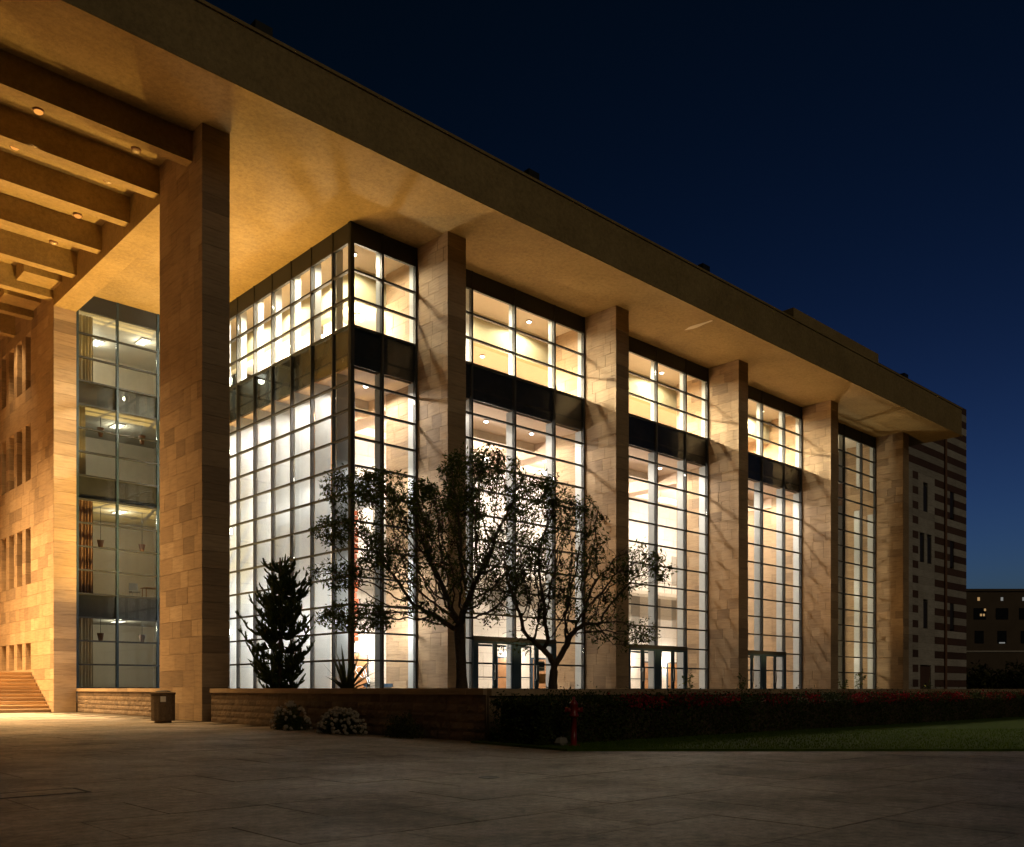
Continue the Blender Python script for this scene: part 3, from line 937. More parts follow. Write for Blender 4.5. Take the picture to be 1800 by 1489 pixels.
w = fb('window', M['dark_glass'], -6.40, -4.90, 8.73, 10.79, -0.04, 0.06)

# ------------------------------------------------------------------ foliage helpers
def leaf_cloud(P, size, n_per=1, aspect=0.45, jitter=0.05, droop=0.0):
    P = np.repeat(np.asarray(P, float), n_per, axis=0)
    k = len(P)
    P = P + RNG.normal(0, jitter, P.shape)
    d = RNG.normal(0, 1, (k, 3)); d[:, 2] -= droop
    d /= np.linalg.norm(d, axis=1)[:, None]
    r = RNG.normal(0, 1, (k, 3)); w = np.cross(d, r); w /= np.linalg.norm(w, axis=1)[:, None]
    s = size*RNG.uniform(0.6, 1.3, (k, 1))
    A = P; B = P + d*s*0.5 + w*s*aspect*0.5; C = P + d*s; Dd = P + d*s*0.5 - w*s*aspect*0.5
    return np.stack([A, B, C, Dd], 1).reshape(-1, 3)

def grow(trunk_pts, pts, step=0.16, infl=1.6, kill=0.19, iters=140, up=0.05, cap=9500):
    nodes = [np.array(p, float) for p in trunk_pts]; parent = [-1] + list(range(len(trunk_pts)-1))
    A = np.array(pts)
    def nearest(A, Q, base):
        d2 = ((A[:, None, :]-Q[None])**2).sum(2); j = d2.argmin(1)
        return np.sqrt(d2[np.arange(len(A)), j]), j+base
    dm, near = nearest(A, np.array(nodes), 0)
    for it in range(iters):
        if len(A) == 0 or len(nodes) > cap: break
        ok = dm < infl
        if not ok.any():
            infl *= 1.5
            if infl > 30: break
            continue
        acc = {}
        for a_i in np.where(ok)[0]:
            n = near[a_i]; v = A[a_i]-nodes[n]; v = v/(np.linalg.norm(v)+1e-9)
            acc[n] = acc.get(n, 0)+v
        base = len(nodes)
        for n, v in acc.items():
            v = v/(np.linalg.norm(v)+1e-9) + RNG.normal(0, 0.17, 3); v[2] += up
            v /= np.linalg.norm(v)
            nodes.append(nodes[n]+v*step); parent.append(int(n))
        d, j = nearest(A, np.array(nodes[base:]), base)
        upd = d < dm
        dm = np.where(upd, d, dm); near = np.where(upd, j, near)
        keep = dm > kill
        A, dm, near = A[keep], dm[keep], near[keep]
    return nodes, parent

def branch_mesh(nodes, parent, rtip, power, rmax):
    n = len(nodes); ch = [[] for _ in range(n)]
    for i, p in enumerate(parent):
        if p >= 0: ch[p].append(i)
    rad = [0.0]*n
    for i in range(n-1, -1, -1):
        if not ch[i]: rad[i] = rtip
        else: rad[i] = sum(rad[c]**power for c in ch[i])**(1/power)
    m = max(rad); 
    if m > rmax:
        g = math.log(rmax/rtip)/math.log(m/rtip); rad = [rtip*(r/rtip)**g for r in rad]
    mb = MB(); tips = [i for i in range(n) if not ch[i]]
    # chains
    start = [(0, None)]
    while start:
        i, p = start.pop()
        chain = [] if p is None else [p]
        chain.append(i)
        while ch[chain[-1]]:
            cs = sorted(ch[chain[-1]], key=lambda c: -rad[c])
            for c in cs[1:]: start.append((c, chain[-1]))
            chain.append(cs[0])
        P = [nodes[k] for k in chain]; Rr = [rad[k] for k in chain]
        if p is not None: Rr[0] = min(Rr[0], Rr[1]*1.15)
        if len(P) >= 2: mb.tube(P, Rr, 8 if max(Rr) > 0.06 else (5 if max(Rr) > 0.02 else 3), False)
    return mb, tips, rad, ch

def tree(name, label, base, trunks, lobes, npts, leaf_n, leaf_s, rmax, seedtop=0.0, group=None, leafy=None, pods=0):
    t = thing(name, label, 'tree', base, group)
    pts = []
    for (cx, cy, cz, rx, ry, rz, share) in lobes:
        k = int(npts*share); q = RNG.normal(0, 1, (k, 3)); q /= np.linalg.norm(q, axis=1)[:, None]
        q *= RNG.uniform(0.05, 1, (k, 1))**(1/2.4)
        pts.append(q*np.array([rx, ry, rz])+np.array([cx, cy, cz]))
    pts = np.concatenate(pts)
    nodes, parent = grow(trunks, pts)
    mb, tips, rad, ch = branch_mesh(nodes, parent, 0.0075, 2.25, rmax)
    # root flare
    mb.tube([(base[0], base[1], base[2]-0.2), (base[0], base[1], base[2]+0.02), trunks[1]], [rmax*1.5, rmax*1.25, rmax*0.98], 10, False)
    mb.build('trunk', M['bark'], t, base, True)
    Nn = np.array(nodes)
    thin = np.array([i for i in range(len(nodes)) if rad[i] < 0.016])
    prob = leafy(Nn[thin]) if leafy else np.ones(len(thin))
    sel = thin[RNG.uniform(0, 1, len(thin)) < prob]
    # clumps: choose seeds, and only leaf near them
    cl = leaf_cloud(Nn[sel], leaf_s, leaf_n, 0.32, 0.10, 0.35)
    me = np_mesh('crown', cl-np.array(base), 4, M['leaf'])
    link(bpy.data.objects.new('crown', me), t, base)
    if pods:
        tp_ = RNG.choice(tips, pods)
        P = np.repeat(Nn[tp_], 34, axis=0) + RNG.normal(0, 0.07, (pods*34, 3))
        cl = leaf_cloud(P, 0.10, 1, 0.55, 0.03)
        me = np_mesh('seed_pods', cl-np.array(base), 4, M['pod'])
        link(bpy.data.objects.new('seed_pods', me), t, base)
    return t


# ------------------------------------------------------------------ trees on the terrace
def lob(base, s, z, r, rz, share, dep=0.0):
    return (base[0]+RGT.x*s+FWD.x*dep, base[1]+RGT.y*s+FWD.y*dep, z, r, r, rz, share)
B1 = (21.26, 25.30, TER)
L1 = [lob(B1, -.4, 6.3, 3.1, 2.5, .42)] + [lob(B1, q[0], q[1], q[2], q[3]*1.35, q[4]*.62, *q[5:]) for q in ((-3.4, 8.5, 1.7, .45, .10, -.3), (.6, 9.2, 1.6, .6, .10), (2.6, 8.3, 1.5, .6, .08, .4), (-4.3, 7.0, 1.2, .4, .06, .3), (-1.2, 7.7, 2.0, .5, .11),
      (1.9, 6.9, 1.7, .6, .08, -.3), (-4.4, 5.4, 1.2, .4, .06), (-2.2, 6.0, 1.8, .4, .09, .5), (.4, 5.6, 1.8, .6, .08), (2.6, 5.4, 1.3, .5, .05, .3), (-3.9, 3.9, 1.6, .45, .09, .2), (-1.4, 4.0, 1.5, .4, .06, -.3), (1.2, 4.1, 1.2, .4, .04))]
def leafy1(P):
    s = (P[:, 0]-B1[0])*RGT.x + (P[:, 1]-B1[1])*RGT.y
    p = 0.22 + 0.8*np.clip((P[:, 2]-6.9)/1.8, 0, 1) + 0.6*np.clip((-s-1.8)/1.4, 0, 1)
    g = np.sin(P[:, 0]*2.1+1)*np.sin(P[:, 1]*2.3)*np.sin(P[:, 2]*2.7)
    return np.clip(p*(0.85+1.5*g), 0.04, 1)
tree('broad_tree', 'larger dark spreading tree with leafy top in front of the second column', B1,
     [B1, (21.24, 25.31, 1.7), (21.22, 25.33, 2.4), (21.20, 25.36, 2.9)], L1, 4300, 14, 0.168, 0.20, leafy=leafy1, pods=46)
B2 = (22.22, 21.66, TER)
L2 = [lob(B2, .5, 4.9, 2.2, 2.0, .46), lob(B2, 2.9, 5.4, 1.15, .85, .12, -.2), lob(B2, 2.4, 3.2, 1.2, .55, .10, .2),
      lob(B2, .5, 7.1, 1.3, .75, .12), lob(B2, -1.4, 5.2, 1.2, 1.4, .16, .2), lob(B2, -1.3, 2.9, .7, .5, .04)]
def leafy2(P):
    g = np.sin(P[:, 0]*2.6)*np.sin(P[:, 1]*2.2+2)*np.sin(P[:, 2]*2.4)
    return np.clip(0.34 + 0.95*g + 0.2*np.clip((P[:, 2]-6.0), 0, 1), 0.02, 1)
tree('bare_tree', 'smaller forked tree with sparse leaves in front of the glass doors', B2,
     [B2, (22.22, 21.66, 1.5), (22.25, 21.64, 1.85), (22.27, 21.64, 2.1)], L2, 2700, 11, 0.15, 0.15, leafy=leafy2, pods=40)

# conifer with upturned finger-like twigs
BC = (16.46, 29.80, TER)
con = thing('conifer_tree', 'spiky dark conifer with upturned finger-like branches behind the low wall', 'tree', BC)
tm = MB(); tm.tube([(BC[0], BC[1], BC[2]-0.1), (BC[0]+.03, BC[1], 3.5), (BC[0], BC[1], 6.0)], [0.11, 0.08, 0.03], 7)
tw = MB(); ndl = []
def finger(p, d, L, r=0.040):
    P = []; q = Vector(p); dd = Vector(d).normalized(); n = 5
    for i in range(n+1):
        P.append(q.copy()); q = q + dd*(L/n); dd = (dd + Vector((random.uniform(-.12, .12), random.uniform(-.12, .12), random.uniform(0.08, 0.3)))).normalized()
    tw.tube(P, [r*0.8, r, r*1.05, r, r*0.85, r*0.35], 5)
    for i in range(26):
        t = random.random()*n; k = min(int(t), n-1); ndl.append(P[k].lerp(P[k+1], t-k))
    return P
for q in range(165):
    f = random.random()**1.15; z = 1.2+f*4.5
    reach = (1.2+0.7*f if f < 0.35 else 1.45-0.9*((f-0.35)/0.65)**1.8)*random.uniform(0.45, 1.1)
    a = random.uniform(0, 2*math.pi); reach *= 0.85+0.22*math.sin(a*3+z*2.1)
    d = Vector((math.cos(a), math.sin(a), 0)); bend = random.uniform(-0.3, 0.3)
    sd = Vector((-d.y, d.x, 0))
    P = [Vector((BC[0], BC[1], z)) + d*(reach*t) + sd*(bend*t*t*0.6) + Vector((0, 0, -0.28*reach*math.sin(t*2.2)*0.8 + 0.55*reach*t**3)) for t in (0, .2, .4, .6, .8, 1)]
    tw.tube(P, [.02, .026, .032, .038, .036, .012], 5)
    for k in range(int(5+reach*9)):
        t = random.uniform(0.3, 1.0)*5; i = min(int(t), 4)
        qn = P[i].lerp(P[i+1], t-i)
        dr = d*random.uniform(-0.1, 0.8) + sd*random.uniform(-0.9, 0.9) + Vector((0, 0, random.uniform(0.2, 1.0)))
        finger(qn, dr, random.uniform(0.12, 0.36), random.uniform(0.024, 0.036))
for q in range(5):
    finger((BC[0]+random.uniform(-.15, .15), BC[1]+random.uniform(-.15, .15), 5.3+random.uniform(0, .3)), (random.uniform(-.4, .4), random.uniform(-.4, .4), 1), random.uniform(.4, .8), .035)
tm.build('trunk', M['bark'], con, BC, True)
cr = tw.build('crown', M['conifer'], con, BC, True)
me = np_mesh('needles', leaf_cloud(np.array([tuple(p) for p in ndl]), 0.07, 1, 0.22, 0.006)-np.array(BC), 4, M['conifer'])
link(bpy.data.objects.new('needles', me), con, BC)

# yucca
BY = (15.45, 23.9, TER)
yu = thing('yucca_plant', 'rosette of long sword-shaped leaves above the low wall', 'plant', BY)
for i in range(46):
    a = random.uniform(0, 2*math.pi); el = random.uniform(0.2, 1.35); L = random.uniform(1.0, 1.75)
    d = Vector((math.cos(a)*math.cos(el), math.sin(a)*math.cos(el), math.sin(el)))
    s = Vector((-math.sin(a), math.cos(a), 0)); up = d.cross(s)
    V = []; F = []
    for k, (t, w) in enumerate(((0, .035), (.3, .055), (.65, .04), (1, .002))):
        c = Vector((0, 0, 0.12)) + d*(L*t) + Vector((0, 0, -0.25*L*t*t*math.cos(el)))
        V += [c-s*w, c-up*0.012*(1-t), c+s*w]
        if k: b = (k-1)*3; F += [(b, b+1, b+4, b+3), (b+1, b+2, b+5, b+4)]
    o = bpy.data.objects.new('leaf', mesh_of('leaf', V, F, M['yucca'], True)); link(o, yu, BY)

# ------------------------------------------------------------------ flower bushes at the wall foot
def flower_mesh(seed):
    rg = np.random.default_rng(seed); V = [(0, 0, -.06)]; F = []; n, m = 9, 5
    for j in range(1, m):
        th = math.pi*j/m
        for i in range(n):
            q = rg.uniform(.045, .095); ph = 2*math.pi*(i+.5*(j % 2))/n
            V.append((q*math.sin(th)*math.cos(ph), q*math.sin(th)*math.sin(ph), -q*math.cos(th)))
    V.append((0, 0, .07)); e = len(V)-1
    for i in range(n):
        k = (i+1) % n
        F.append((0, 1+k, 1+i)); F.append((e, e-n+i, e-n+k))
        for j in range(m-2): F.append((1+j*n+i, 1+j*n+k, 1+(j+1)*n+k, 1+(j+1)*n+i))
    return mesh_of('flower_head', V, F, M['white_flower'])
HEADS = [flower_mesh(s_) for s_ in range(5)]
def bush(name, label, base, rx, ry, h, nleaf, heads, leafm='hedge_leaf', headm='white_flower', group=None, ls=0.07, hs=1.0):
    b = thing(name, label, 'bush', base, group)
    P = RNG.normal(0, 1, (nleaf, 3)); P /= np.linalg.norm(P, axis=1)[:, None]; P *= RNG.uniform(0.3, 1, (nleaf, 1))**0.5
    P[:, 2] = np.abs(P[:, 2])
    P = P*np.array([rx, ry, h])*(0.8+0.25*np.sin(P[:, :1]*5)*np.cos(P[:, 1:2]*6))
    me = np_mesh('foliage', leaf_cloud(P, ls, 1, 0.5, 0.03), 4, M[leafm])
    link(bpy.data.objects.new('foliage', me), b, base)
    st = MB()
    for i in range(9):
        a = random.uniform(0, 6.28); st.tube([(base[0], base[1], base[2]), (base[0]+rx*.6*math.cos(a), base[1]+ry*.6*math.sin(a), base[2]+h*.7)], [0.012, 0.005], 4)
    st.build('stems', M['bark'], b, base)
    for i in range(heads):
        a = random.uniform(0, 6.28); e = random.uniform(0.05, 1.45); rr = random.uniform(0.88, 1.02)
        c = Vector((rx*rr*math.cos(a)*math.cos(e), ry*rr*math.sin(a)*math.cos(e), h*rr*math.sin(e)))
        inst('flower_head', random.choice(HEADS), b, Vector(base)+c, (hs*random.uniform(.8, 1.2),)*3, (random.uniform(0, 3), random.uniform(0, 3), random.uniform(0, 6)))
    return b
bush('flowering_bush', 'small bush with a few white blooms at the left foot of the low wall', (14.15, 25.0, 0), .5, .85, .85, 3200, 90, group='white-flowered bushes', hs=0.62)
bush('flowering_bush', 'wide bush covered in white flower heads at the foot of the low wall', (13.98, 21.9, 0), .5, 1.05, .72, 3200, 240, group='white-flowered bushes', hs=0.62)
bush('dark_bush', 'dark low bush between the white flowers and the hedge', (14.0, 19.0, 0), .42, .8, .75, 2200, 0, 'dark_leaf')

# ------------------------------------------------------------------ hedge, lawn
hedge = thing('hedge', 'long clipped dark hedge topped with red flowers beside the lawn', 'hedge', (13.75, 14.5, 0))
HX0, HX1, HY0, HY1 = 13.75, 52.0, 13.75, 15.35
hc = MB().box(HX0+.2, HX1, HY0+.2, HY1-.1, 0, 0.88).build('branches', M['bark'], hedge, (HX0, 14.5, 0))
n = 46000
t = RNG.uniform(0, 1, n)**1.5
X = HX0 + t*(HX1-HX0)
face = RNG.uniform(0, 1, n)
Y = np.where(face < .6, HY0 + np.abs(RNG.normal(0, .11, n)), RNG.uniform(HY0, HY1, n))
topz = 1.0 + 0.06*np.sin(X*1.7) + 0.05*np.sin(X*4.1+1) + 0.05*np.sin(X*9.3+2)
Z = np.where(face < .6, RNG.uniform(0.02, 1, n)*topz, topz + RNG.normal(-.03, .06, n) + np.where(RNG.uniform(0, 1, n) < .12, np.abs(RNG.normal(0, .14, n))*(np.sin(X*2.9)+np.sin(X*6.1) > .3), 0))
k = n//40
X[:k] = HX0 + np.abs(RNG.normal(0, .1, k)); Y[:k] = RNG.uniform(HY0, HY1, k); Z[:k] = RNG.uniform(0.02, 1.05, k)
Y = Y + 0.08*np.sin(X*2.3)
P = np.stack([X, Y, Z], 1)
me = np_mesh('foliage', leaf_cloud(P, 0.075, 1, 0.5, 0.02)-np.array([HX0, 14.5, 0]), 4, M['hedge_leaf'])
link(bpy.data.objects.new('foliage', me), hedge, (HX0, 14.5, 0))
n = 5200
X = HX0 + 3 + RNG.uniform(0, 1, n)**1.2*(HX1-HX0-3); Y = HY0 + np.abs(RNG.normal(0.05, .28, n)); Z = 1.0 + RNG.normal(0.0, .055, n) - 0.1*(Y < HY0+.1)
keep = (np.sin(X*1.1)+np.sin(X*2.7+1)+np.sin(X*0.43)) > -0.5
P = np.stack([X, Y, Z], 1)[keep]
me = np_mesh('flowers', leaf_cloud(P, 0.075, 1, 0.8, 0.02)-np.array([HX0, 14.5, 0]), 4, M['red_flower'])
link(bpy.data.objects.new('flowers', me), hedge, (HX0, 14.5, 0))

A0 = Vector((13.35, 12.62)); A1 = A0 + RGT*60
lv = [(A0.x, A0.y), (A1.x, A1.y), (95, A1.y), (95, 14.2), (14.1, 14.2), (14.1, 16.05), (13.75, 16.05)]
lm = MB(); nV = len(lv)
lm.add([(x, y, 0.045) for x, y in lv] + [(x, y, -0.02) for x, y in lv],
       [tuple(range(nV))] + [(i, i+nV, (i+1) % nV+nV, (i+1) % nV) for i in range(nV)])
lawn = lm.build('lawn', M['lawn']); tag(lawn, 'strip of short lawn in front of the hedge', 'lawn', kind='structure')
n = 60000
s_ = RNG.uniform(0, 1, n)**1.1*34; d_ = RNG.uniform(0, 1, n)**1.3*9
X = A0.x + RGT.x*s_ + FWD.x*d_; Y = A0.y + RGT.y*s_ + FWD.y*d_
ok = (Y < 13.9) & (X < 60)
X, Y = X[ok], Y[ok]; k = len(X)
a = RNG.uniform(0, 6.28, k); hgt = RNG.uniform(0.025, 0.06, k); w = 0.006
g0 = np.stack([X-np.cos(a)*w, Y-np.sin(a)*w, np.full(k, .044)], 1); g1 = np.stack([X+np.cos(a)*w, Y+np.sin(a)*w, np.full(k, .044)], 1)
g2 = np.stack([X+RNG.normal(0, .015, k), Y+RNG.normal(0, .015, k), .044+hgt], 1)
me = np_mesh('grass', np.stack([g0, g1, g2], 1).reshape(-1, 3), 3, M['grass'])
go = link(bpy.data.objects.new('grass', me)); tag(go, 'short dark green grass blades of the lawn', 'grass', kind='stuff')

# sprigs rising above the low wall
for i, (x, y, h, sp, lab) in enumerate(((26.6, 19.2, .95, .10, 'thin leafy sprig above the wall in front of the third bay doors'),
        (29.3, 18.9, .75, .12, 'small bushy sprig above the wall at the right of the third bay'),
        (37.5, 18.3, 1.0, .14, 'tall leafy shoot above the wall in front of the fifth column'),
        (36.7, 18.6, .70, .10, 'short sprig just left of the tall leafy shoot'),
        (44.0, 18.2, .62, .12, 'small sprig above the wall in front of the last glass bay'))):
    pl = thing('sprig', lab, 'plant', (x, y, TER), 'sprigs above the terrace wall')
    st = MB(); lp = []
    for q in range(3):
        e = Vector((random.uniform(-sp, sp)*2, random.uniform(-sp, sp)*2, h*random.uniform(.7, 1)))
        P = [Vector((x, y, TER)) + e*t + Vector((0.03*math.sin(6*t+q), 0.03*math.cos(5*t+q), 0)) for t in (0, .25, .5, .75, 1)]
        st.tube(P, [.012, .01, .008, .006, .003], 4)
        for t in np.linspace(.2, 1, 14): lp.append(P[0].lerp(P[-1], t))
    st.build('stem', M['bark'], pl, (x, y, TER))
    me = np_mesh('foliage', leaf_cloud(np.array([tuple(p) for p in lp]), .13, 2, .4, .03)-np.array((x, y, TER)), 4, M['leaf'])
    link(bpy.data.objects.new('foliage', me), pl, (x, y, TER))

# bushes before the far building
for i, (u, d, r, h, lab) in enumerate(((0.505, 112, 4.0, 4.6, 'dark rounded bush beside the striped building'), (0.545, 118, 5.0, 5.2, 'dark wide bush in the middle below the distant building'), (0.59, 112, 4.5, 5.8, 'dark tall bush at the right edge below the distant building'))):
    p = FWD*d + RGT*(u*d)
    bush('dark_bush', lab, (p.x, p.y, 0), r, r, h, 2600, 0, 'dark_leaf', group='bushes below the far building', ls=0.55)

# ------------------------------------------------------------------ street furniture
bn = (13.62, 33.3, 0)
tb = thing('litter_bin', 'round ribbed concrete litter bin standing beside the nearest column', 'bin', bn)
MB().lathe(bn, [(0.30, 0), (0.30, 0.08)], 24).build('plinth', M['mortar'], tb, bn)
V = MB(); nS = 48
prof = [(0.405, .08), (0.42, .12), (0.42, 1.0), (0.40, 1.04)]
for r, z in prof:
    for i in range(nS):
        a = 2*math.pi*i/nS; q = r*(1.0 if (i//2) % 2 else 0.965)
        V.V.append((bn[0]+q*math.cos(a), bn[1]+q*math.sin(a), z))
for j in range(3):
    for i in range(nS): V.F.append((j*nS+i, j*nS+(i+1) % nS, (j+1)*nS+(i+1) % nS, (j+1)*nS+i))
V.F.append(tuple(range(nS-1, -1, -1))); V.F.append(tuple(3*nS+i for i in range(nS)))
V.build('body', M['concrete'], tb, bn)
MB().lathe(bn, [(0.43, 1.04), (0.44, 1.07), (0.44, 1.12), (0.30, 1.14), (0.26, 1.10), (0.26, 1.045)], 28, False).build('rim', M['concrete'], tb, bn)
MB().lathe(bn, [(0.255, 1.06), (0.27, 1.16), (0.20, 1.19), (0.05, 1.2)], 20).build('liner', M['black'], tb, bn)
a0 = math.radians(248)
pl = MB()
for z in (.78, .98):
    for k in range(5):
        a = a0 + (k-2)*0.11; pl.V.append((bn[0]+.428*math.cos(a), bn[1]+.428*math.sin(a), z))
pl.F = [(k, k+1, k+6, k+5) for k in range(4)]
pl.build('sticker', M['paper'], tb, bn)

hy = (14.28, 13.30, 0.03)
hyd = thing('fire_hydrant', 'red pillar fire hydrant in front of the dark hedge', 'hydrant', hy)
MB().lathe(hy, [(0.15, 0), (0.15, 0.03), (0.065, 0.04), (0.065, 0.62), (0.11, 0.63), (0.11, 0.67), (0.085, 0.69), (0.085, 0.86), (0.10, 0.88), (0.07, 0.95), (0.03, 0.99), (0.03, 1.05), (0.01, 1.06)], 18).build('body', M['red_paint'], hyd, hy, True)
for sgn in (-1, 1):
    e = Vector((RGT.x*sgn, RGT.y*sgn, 0)); c = Vector(hy)+Vector((0, 0, .77))
    ou = MB().tube([c+e*.05, c+e*.15], .055, 12).build('outlet', M['red_paint'], hyd, hy, True)
    MB().tube([c+e*.15, c+e*.19], .065, 8).build('outlet_cap', M['red_paint'], ou, hy)
rk = MB()
for j in range(5):
    for i in range(8):
        th = math.pi*j/4; ph = 2*math.pi*i/8; q = random.uniform(.8, 1.15)
        rk.V.append((14.15+.2*q*math.sin(th)*math.cos(ph), 13.55+.14*q*math.sin(th)*math.sin(ph), .1+.13*q*math.cos(th)))
for j in range(4):
    for i in range(8): rk.F.append((j*8+i, j*8+(i+1) % 8, (j+1)*8+(i+1) % 8, (j+1)*8+i))
rock = rk.build('rock', M['rock'], None, (14.15, 13.55, 0)); tag(rock, 'small pale rock at the foot of the hedge left of the hydrant', 'rock')

def cover(label, x0, x1, y0, y1):
    c = thing('access_cover', label, 'cover', ((x0+x1)/2, (y0+y1)/2, 0), 'access covers in the paving')
    bx('frame', M['asphalt_cover'], c, x0, x1, y0, y0+.03, -.01, .006); bx('frame', M['asphalt_cover'], c, x0, x1, y1-.03, y1, -.01, .006)
    bx('frame', M['asphalt_cover'], c, x0, x0+.03, y0+.03, y1-.03, -.01, .006); bx('frame', M['asphalt_cover'], c, x1-.03, x1, y0+.03, y1-.03, -.01, .006)
    bx('lid', M['paving'], c, x0+.05, x1-.05, y0+.05, y1-.05, -.01, .005)
cover('rectangular access cover with dark seam at the lower left of the plaza', 2.75, 3.85, 11.55, 12.15)
cover('rectangular access cover at the left picture edge on the plaza', 1.6, 2.72, 11.55, 12.15)
dr = MB().lathe((8.56, 9.6, 0), [(0.15, .004), (0.15, .009), (0.125, .009), (0.12, .005)], 20).build('drain_cover', M['black'], None, (8.56, 9.6, 0))
tag(dr, 'small round dark drain cover in the middle of the plaza', 'drain')

# roof floodlights along the fascia top
for i, x in enumerate((16.5, 30.6, 44.7, 71.6)):
    r = thing('roof_floodlight', ['leftmost small dark floodlight on the canopy edge', 'second small dark floodlight from the left on the canopy edge', 'third small dark floodlight from the left on the canopy edge', 'rightmost small dark floodlight on the canopy edge, past the penthouse'][i], 'floodlight', (x, 31.3, 25.52), 'floodlights on the canopy edge')
    MB().tube([(x, 31.3, 25.5), (x, 31.3, 25.75)], .05, 6).build('bracket', M['black'], r, (x, 31.3, 25.52))
    MB().rbox((x, 31.25), .35, .18, 25.68, 26.0, 0.0).build('housing', M['black'], r, (x, 31.3, 25.52))

# ------------------------------------------------------------------ things inside
def curtain(label, x0, x1, y, z0, z1, mat):
    V = []; F = []; n = 60
    for i in range(n+1):
        t = i/n; x = x0+(x1-x0)*t; dy = 0.09*math.sin(t*34+math.sin(t*9)); V += [(x, y+dy, z0), (x-.02*math.sin(t*20), y+dy*.8, z1)]
    for i in range(n): F.append((2*i, 2*i+2, 2*i+3, 2*i+1))
    o = MB().add(V, F).build('curtain', mat, None, ((x0+x1)/2, y, z0), True)
    tag(o, label, 'curtain', 'curtains in the recessed glazing')
curtain('tall beige curtain behind the top floor of the recessed glazing', 17.0, 17.95, 53.6, zk(13), zk(16)-.05, M['curtain'])
curtain('beige curtain on the second floor from top of the recessed glazing', 17.0, 17.55, 53.6, zk(9), zk(12)+.05, M['curtain'])
curtain('rust red curtain on the middle floor of the recessed glazing', 17.0, 17.95, 53.6, zk(4), zk(8)+.05, M['red_curtain'])
curtain('grey beige curtain on the ground floor of the recessed glazing', 17.0, 17.95, 53.6, TER, zk(3)+.05, M['curtain'])
names = {0: 'ground', 4: 'middle', 9: 'upper'}
for k in (0, 4, 9):
    for q, x in enumerate((18.9, 21.3)):
        z = zk(k)+2.7 if k == 0 else zk(k)+2.9
        o = thing('wall_sconce', f"{'left' if q == 0 else 'right'} brown conical lamp hanging on the {names[k]} floor behind the recessed glazing", 'lamp', (x, 55.2, z), 'conical lamps behind the recessed glazing')
        MB().lathe((x, 55.2, z), [(0.10, 0), (0.2, 0.5), (0.19, 0.5), (0.09, 0.01)], 14, False).build('lamp_shade', M['shade'], o, (x, 55.2, z), True)
        MB().tube([(x, 55.2, z+.45), (x, 55.2, zk({0: 3, 4: 8, 9: 12}[k])+.1)], .015, 5).build('cord', M['black'], o, (x, 55.2, z))
tbl = thing('table', 'small table seen through the recessed glazing on the middle floor', 'table', (21.8, 54.6, zk(4)))
bx('table_top', M['wood'], tbl, 21.1, 22.5, 54.2, 55.0, zk(4)+.72, zk(4)+.76)
for a, b in ((21.2, 54.3), (22.4, 54.3), (21.2, 54.9), (22.4, 54.9)): bx('leg', M['wood'], tbl, a-.025, a+.025, b-.025, b+.025, zk(4), zk(4)+.72)
def chair(label, x, y, z):
    ch = thing('chair', label, 'chair', (x, y, z))
    bx('seat', M['grey'], ch, x-.25, x+.25, y-.25, y+.25, z+.42, z+.47)
    bx('backrest', M['grey'], ch, x-.25, x+.25, y+.21, y+.25, z+.55, z+.98)
    for a in (-.22, .22):
        for b in (-.22, .22): MB().tube([(x+a, y+b, z), (x+a, y+b, z+(.42 if b < 0 else .98))], .015, 5).build('leg', M['metal'], ch, (x, y, z))
chair('pale chair beside the table on the middle floor behind the recessed glazing', 20.6, 54.5, zk(4))
chair('chair standing by the upper windows of the second glass bay', 38.3, YG+.75, FL+.02)
# hanging sculpture and neon drawing in the first bay
hs = thing('hanging_sculpture', 'tall orange red hanging sculpture inside the corner of the glass box', 'sculpture', (26.1, 39.6, 3.6))
for i in range(24):
    z = 3.7+i*.28; a = i*.5
    MB().rbox((26.1, 39.6), .2+.04*math.sin(i), .07, z, z+.22, a).build('segment', M['sculpture'], hs, (26.1, 39.6, z))
MB().tube([(26.1, 39.6, 3.6), (26.1, 39.6, zk(11.6))], .02, 5).build('cable', M['black'], hs, (26.1, 39.6, 3.6))
ne = thing('neon_drawing', 'thin white neon line drawing inside the corner of the glass box', 'light art', (25.0, 38.0, TER))
pts = [(0, 2.95), (.05, 2.75), (.18, 2.68), (.10, 2.5), (.28, 2.3), (.5, 2.15), (.72, 2.35), (.62, 2.62), (.35, 2.72), (.18, 2.66)]
MB().tube([(25.0+a, 38.0, z-.35) for a, z in pts], .016, 5).build('tube', M['neon'], ne, (25, 38, TER))
pts = [(.55, 2.2), (.62, 1.95), (.75, 1.9), (.82, 1.65), (.95, 1.6), (1.0, 1.35)]
MB().tube([(25.0+a, 38.0, z-.1) for a, z in pts], .016, 5).build('tube', M['neon'], ne, (25, 38, TER))
MB().tube([(25.12+a, 38.0, z-.1) for a, z in pts], .016, 5).build('tube', M['neon'], ne, (25, 38, TER))
bx('plinth', M['white'], ne, 25.9, 26.3, 37.9, 38.2, TER, 1.6)
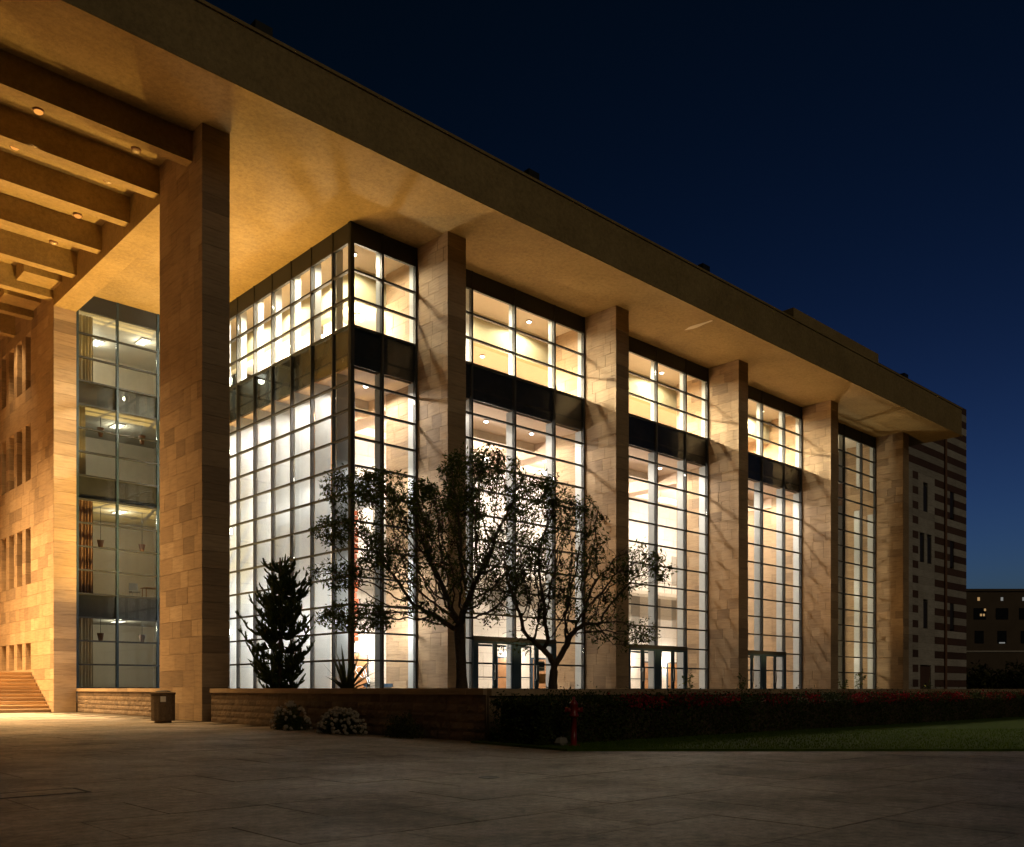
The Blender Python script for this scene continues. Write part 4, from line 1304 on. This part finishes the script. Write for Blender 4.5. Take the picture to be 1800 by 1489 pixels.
# notices
sg = thing('red_notice', 'red notice on the wall inside the last glass bay', 'sign', (75.6, YG+3.5, 1.6))
bx('board', M['red_paint'], sg, 75.3, 75.9, YG+3.55, YG+3.59, 1.55, 2.35)
bx('mark', M['paper'], sg, 75.5, 75.7, YG+3.54, YG+3.549, 2.05, 2.1); bx('mark', M['paper'], sg, 75.5, 75.56, YG+3.54, YG+3.549, 1.93, 2.05)
bx('mark', M['paper'], sg, 75.5, 75.7, YG+3.54, YG+3.549, 1.88, 1.93); bx('mark', M['paper'], sg, 75.64, 75.7, YG+3.54, YG+3.549, 1.76, 1.88); bx('mark', M['paper'], sg, 75.5, 75.7, YG+3.54, YG+3.549, 1.71, 1.76)
s2 = bx('orange_notice', M['orange_paper'], None, 36.05, 36.7, YG+.03, YG+.04, 1.55, 2.1); tag(s2, 'orange paper notice on the glass door behind the smaller tree', 'notice')
s3 = thing('white_notice', 'white notice with dark lines on the glass door above the orange notice', 'notice', (36.4, YG+.03, 2.3))
bx('sheet', M['paper'], s3, 36.1, 36.6, YG+.03, YG+.035, 2.25, 2.8)
for q in range(3): bx('text_line', M['teal_frame'], s3, 36.14, 36.56, YG+.024, YG+.029, 2.32+q*.16, 2.42+q*.16)
bn2 = thing('bench', 'low blue upholstered bench inside the first glass bay', 'bench', (26.6, 38.2, TER))
bx('seat', M['blue'], bn2, 25.9, 27.3, 37.95, 38.5, 1.35, 1.52); bx('base', M['grey'], bn2, 26.0, 27.2, 38.0, 38.45, TER, 1.35)

# ------------------------------------------------------------------ ground floodlights washing the canopy
GOLD = (1.0, 0.60, 0.15); GLOW = (1.0, 0.57, 0.20)
def flood(label, p, target, power, colr, spot):
    f = thing('floodlight', label, 'floodlight', p, 'ground floodlights behind the terrace wall')
    MB().rbox((p[0], p[1]), .16, .12, p[2], p[2]+.14, 0).build('housing', M['black'], f, p)
    bx('lens', M['lamp_dull'], f, p[0]-.13, p[0]+.13, p[1]-.09, p[1]+.09, p[2]+.141, p[2]+.15)
    s = (p[0], p[1], p[2]+.22)
    lamp('SPOT', f, s, power, colr, .12, aim(s, target), spot, .9)
flood('ground floodlight in the court by the recessed glazing', (19.8, 46.0, TER), (18.6, 50.0, 23), 26000, GOLD, 100)
flood('ground floodlight in the court beside the glass box', (19.5, 41.0, TER), (19.5, 41.0, 23), 5000, GOLD, 120)
for i in range(5):
    x = [24.5, 34.0, 46.5, 59.0, 71.5][i]
    flood(f"ground floodlight in front of the {['first', 'second', 'third', 'fourth', 'last'][i]} glass bay", (x, 33.4, TER+.02), (x, 33.0, 23), [250, 1800, 1700, 1500, 1100][i], GLOW, 130)
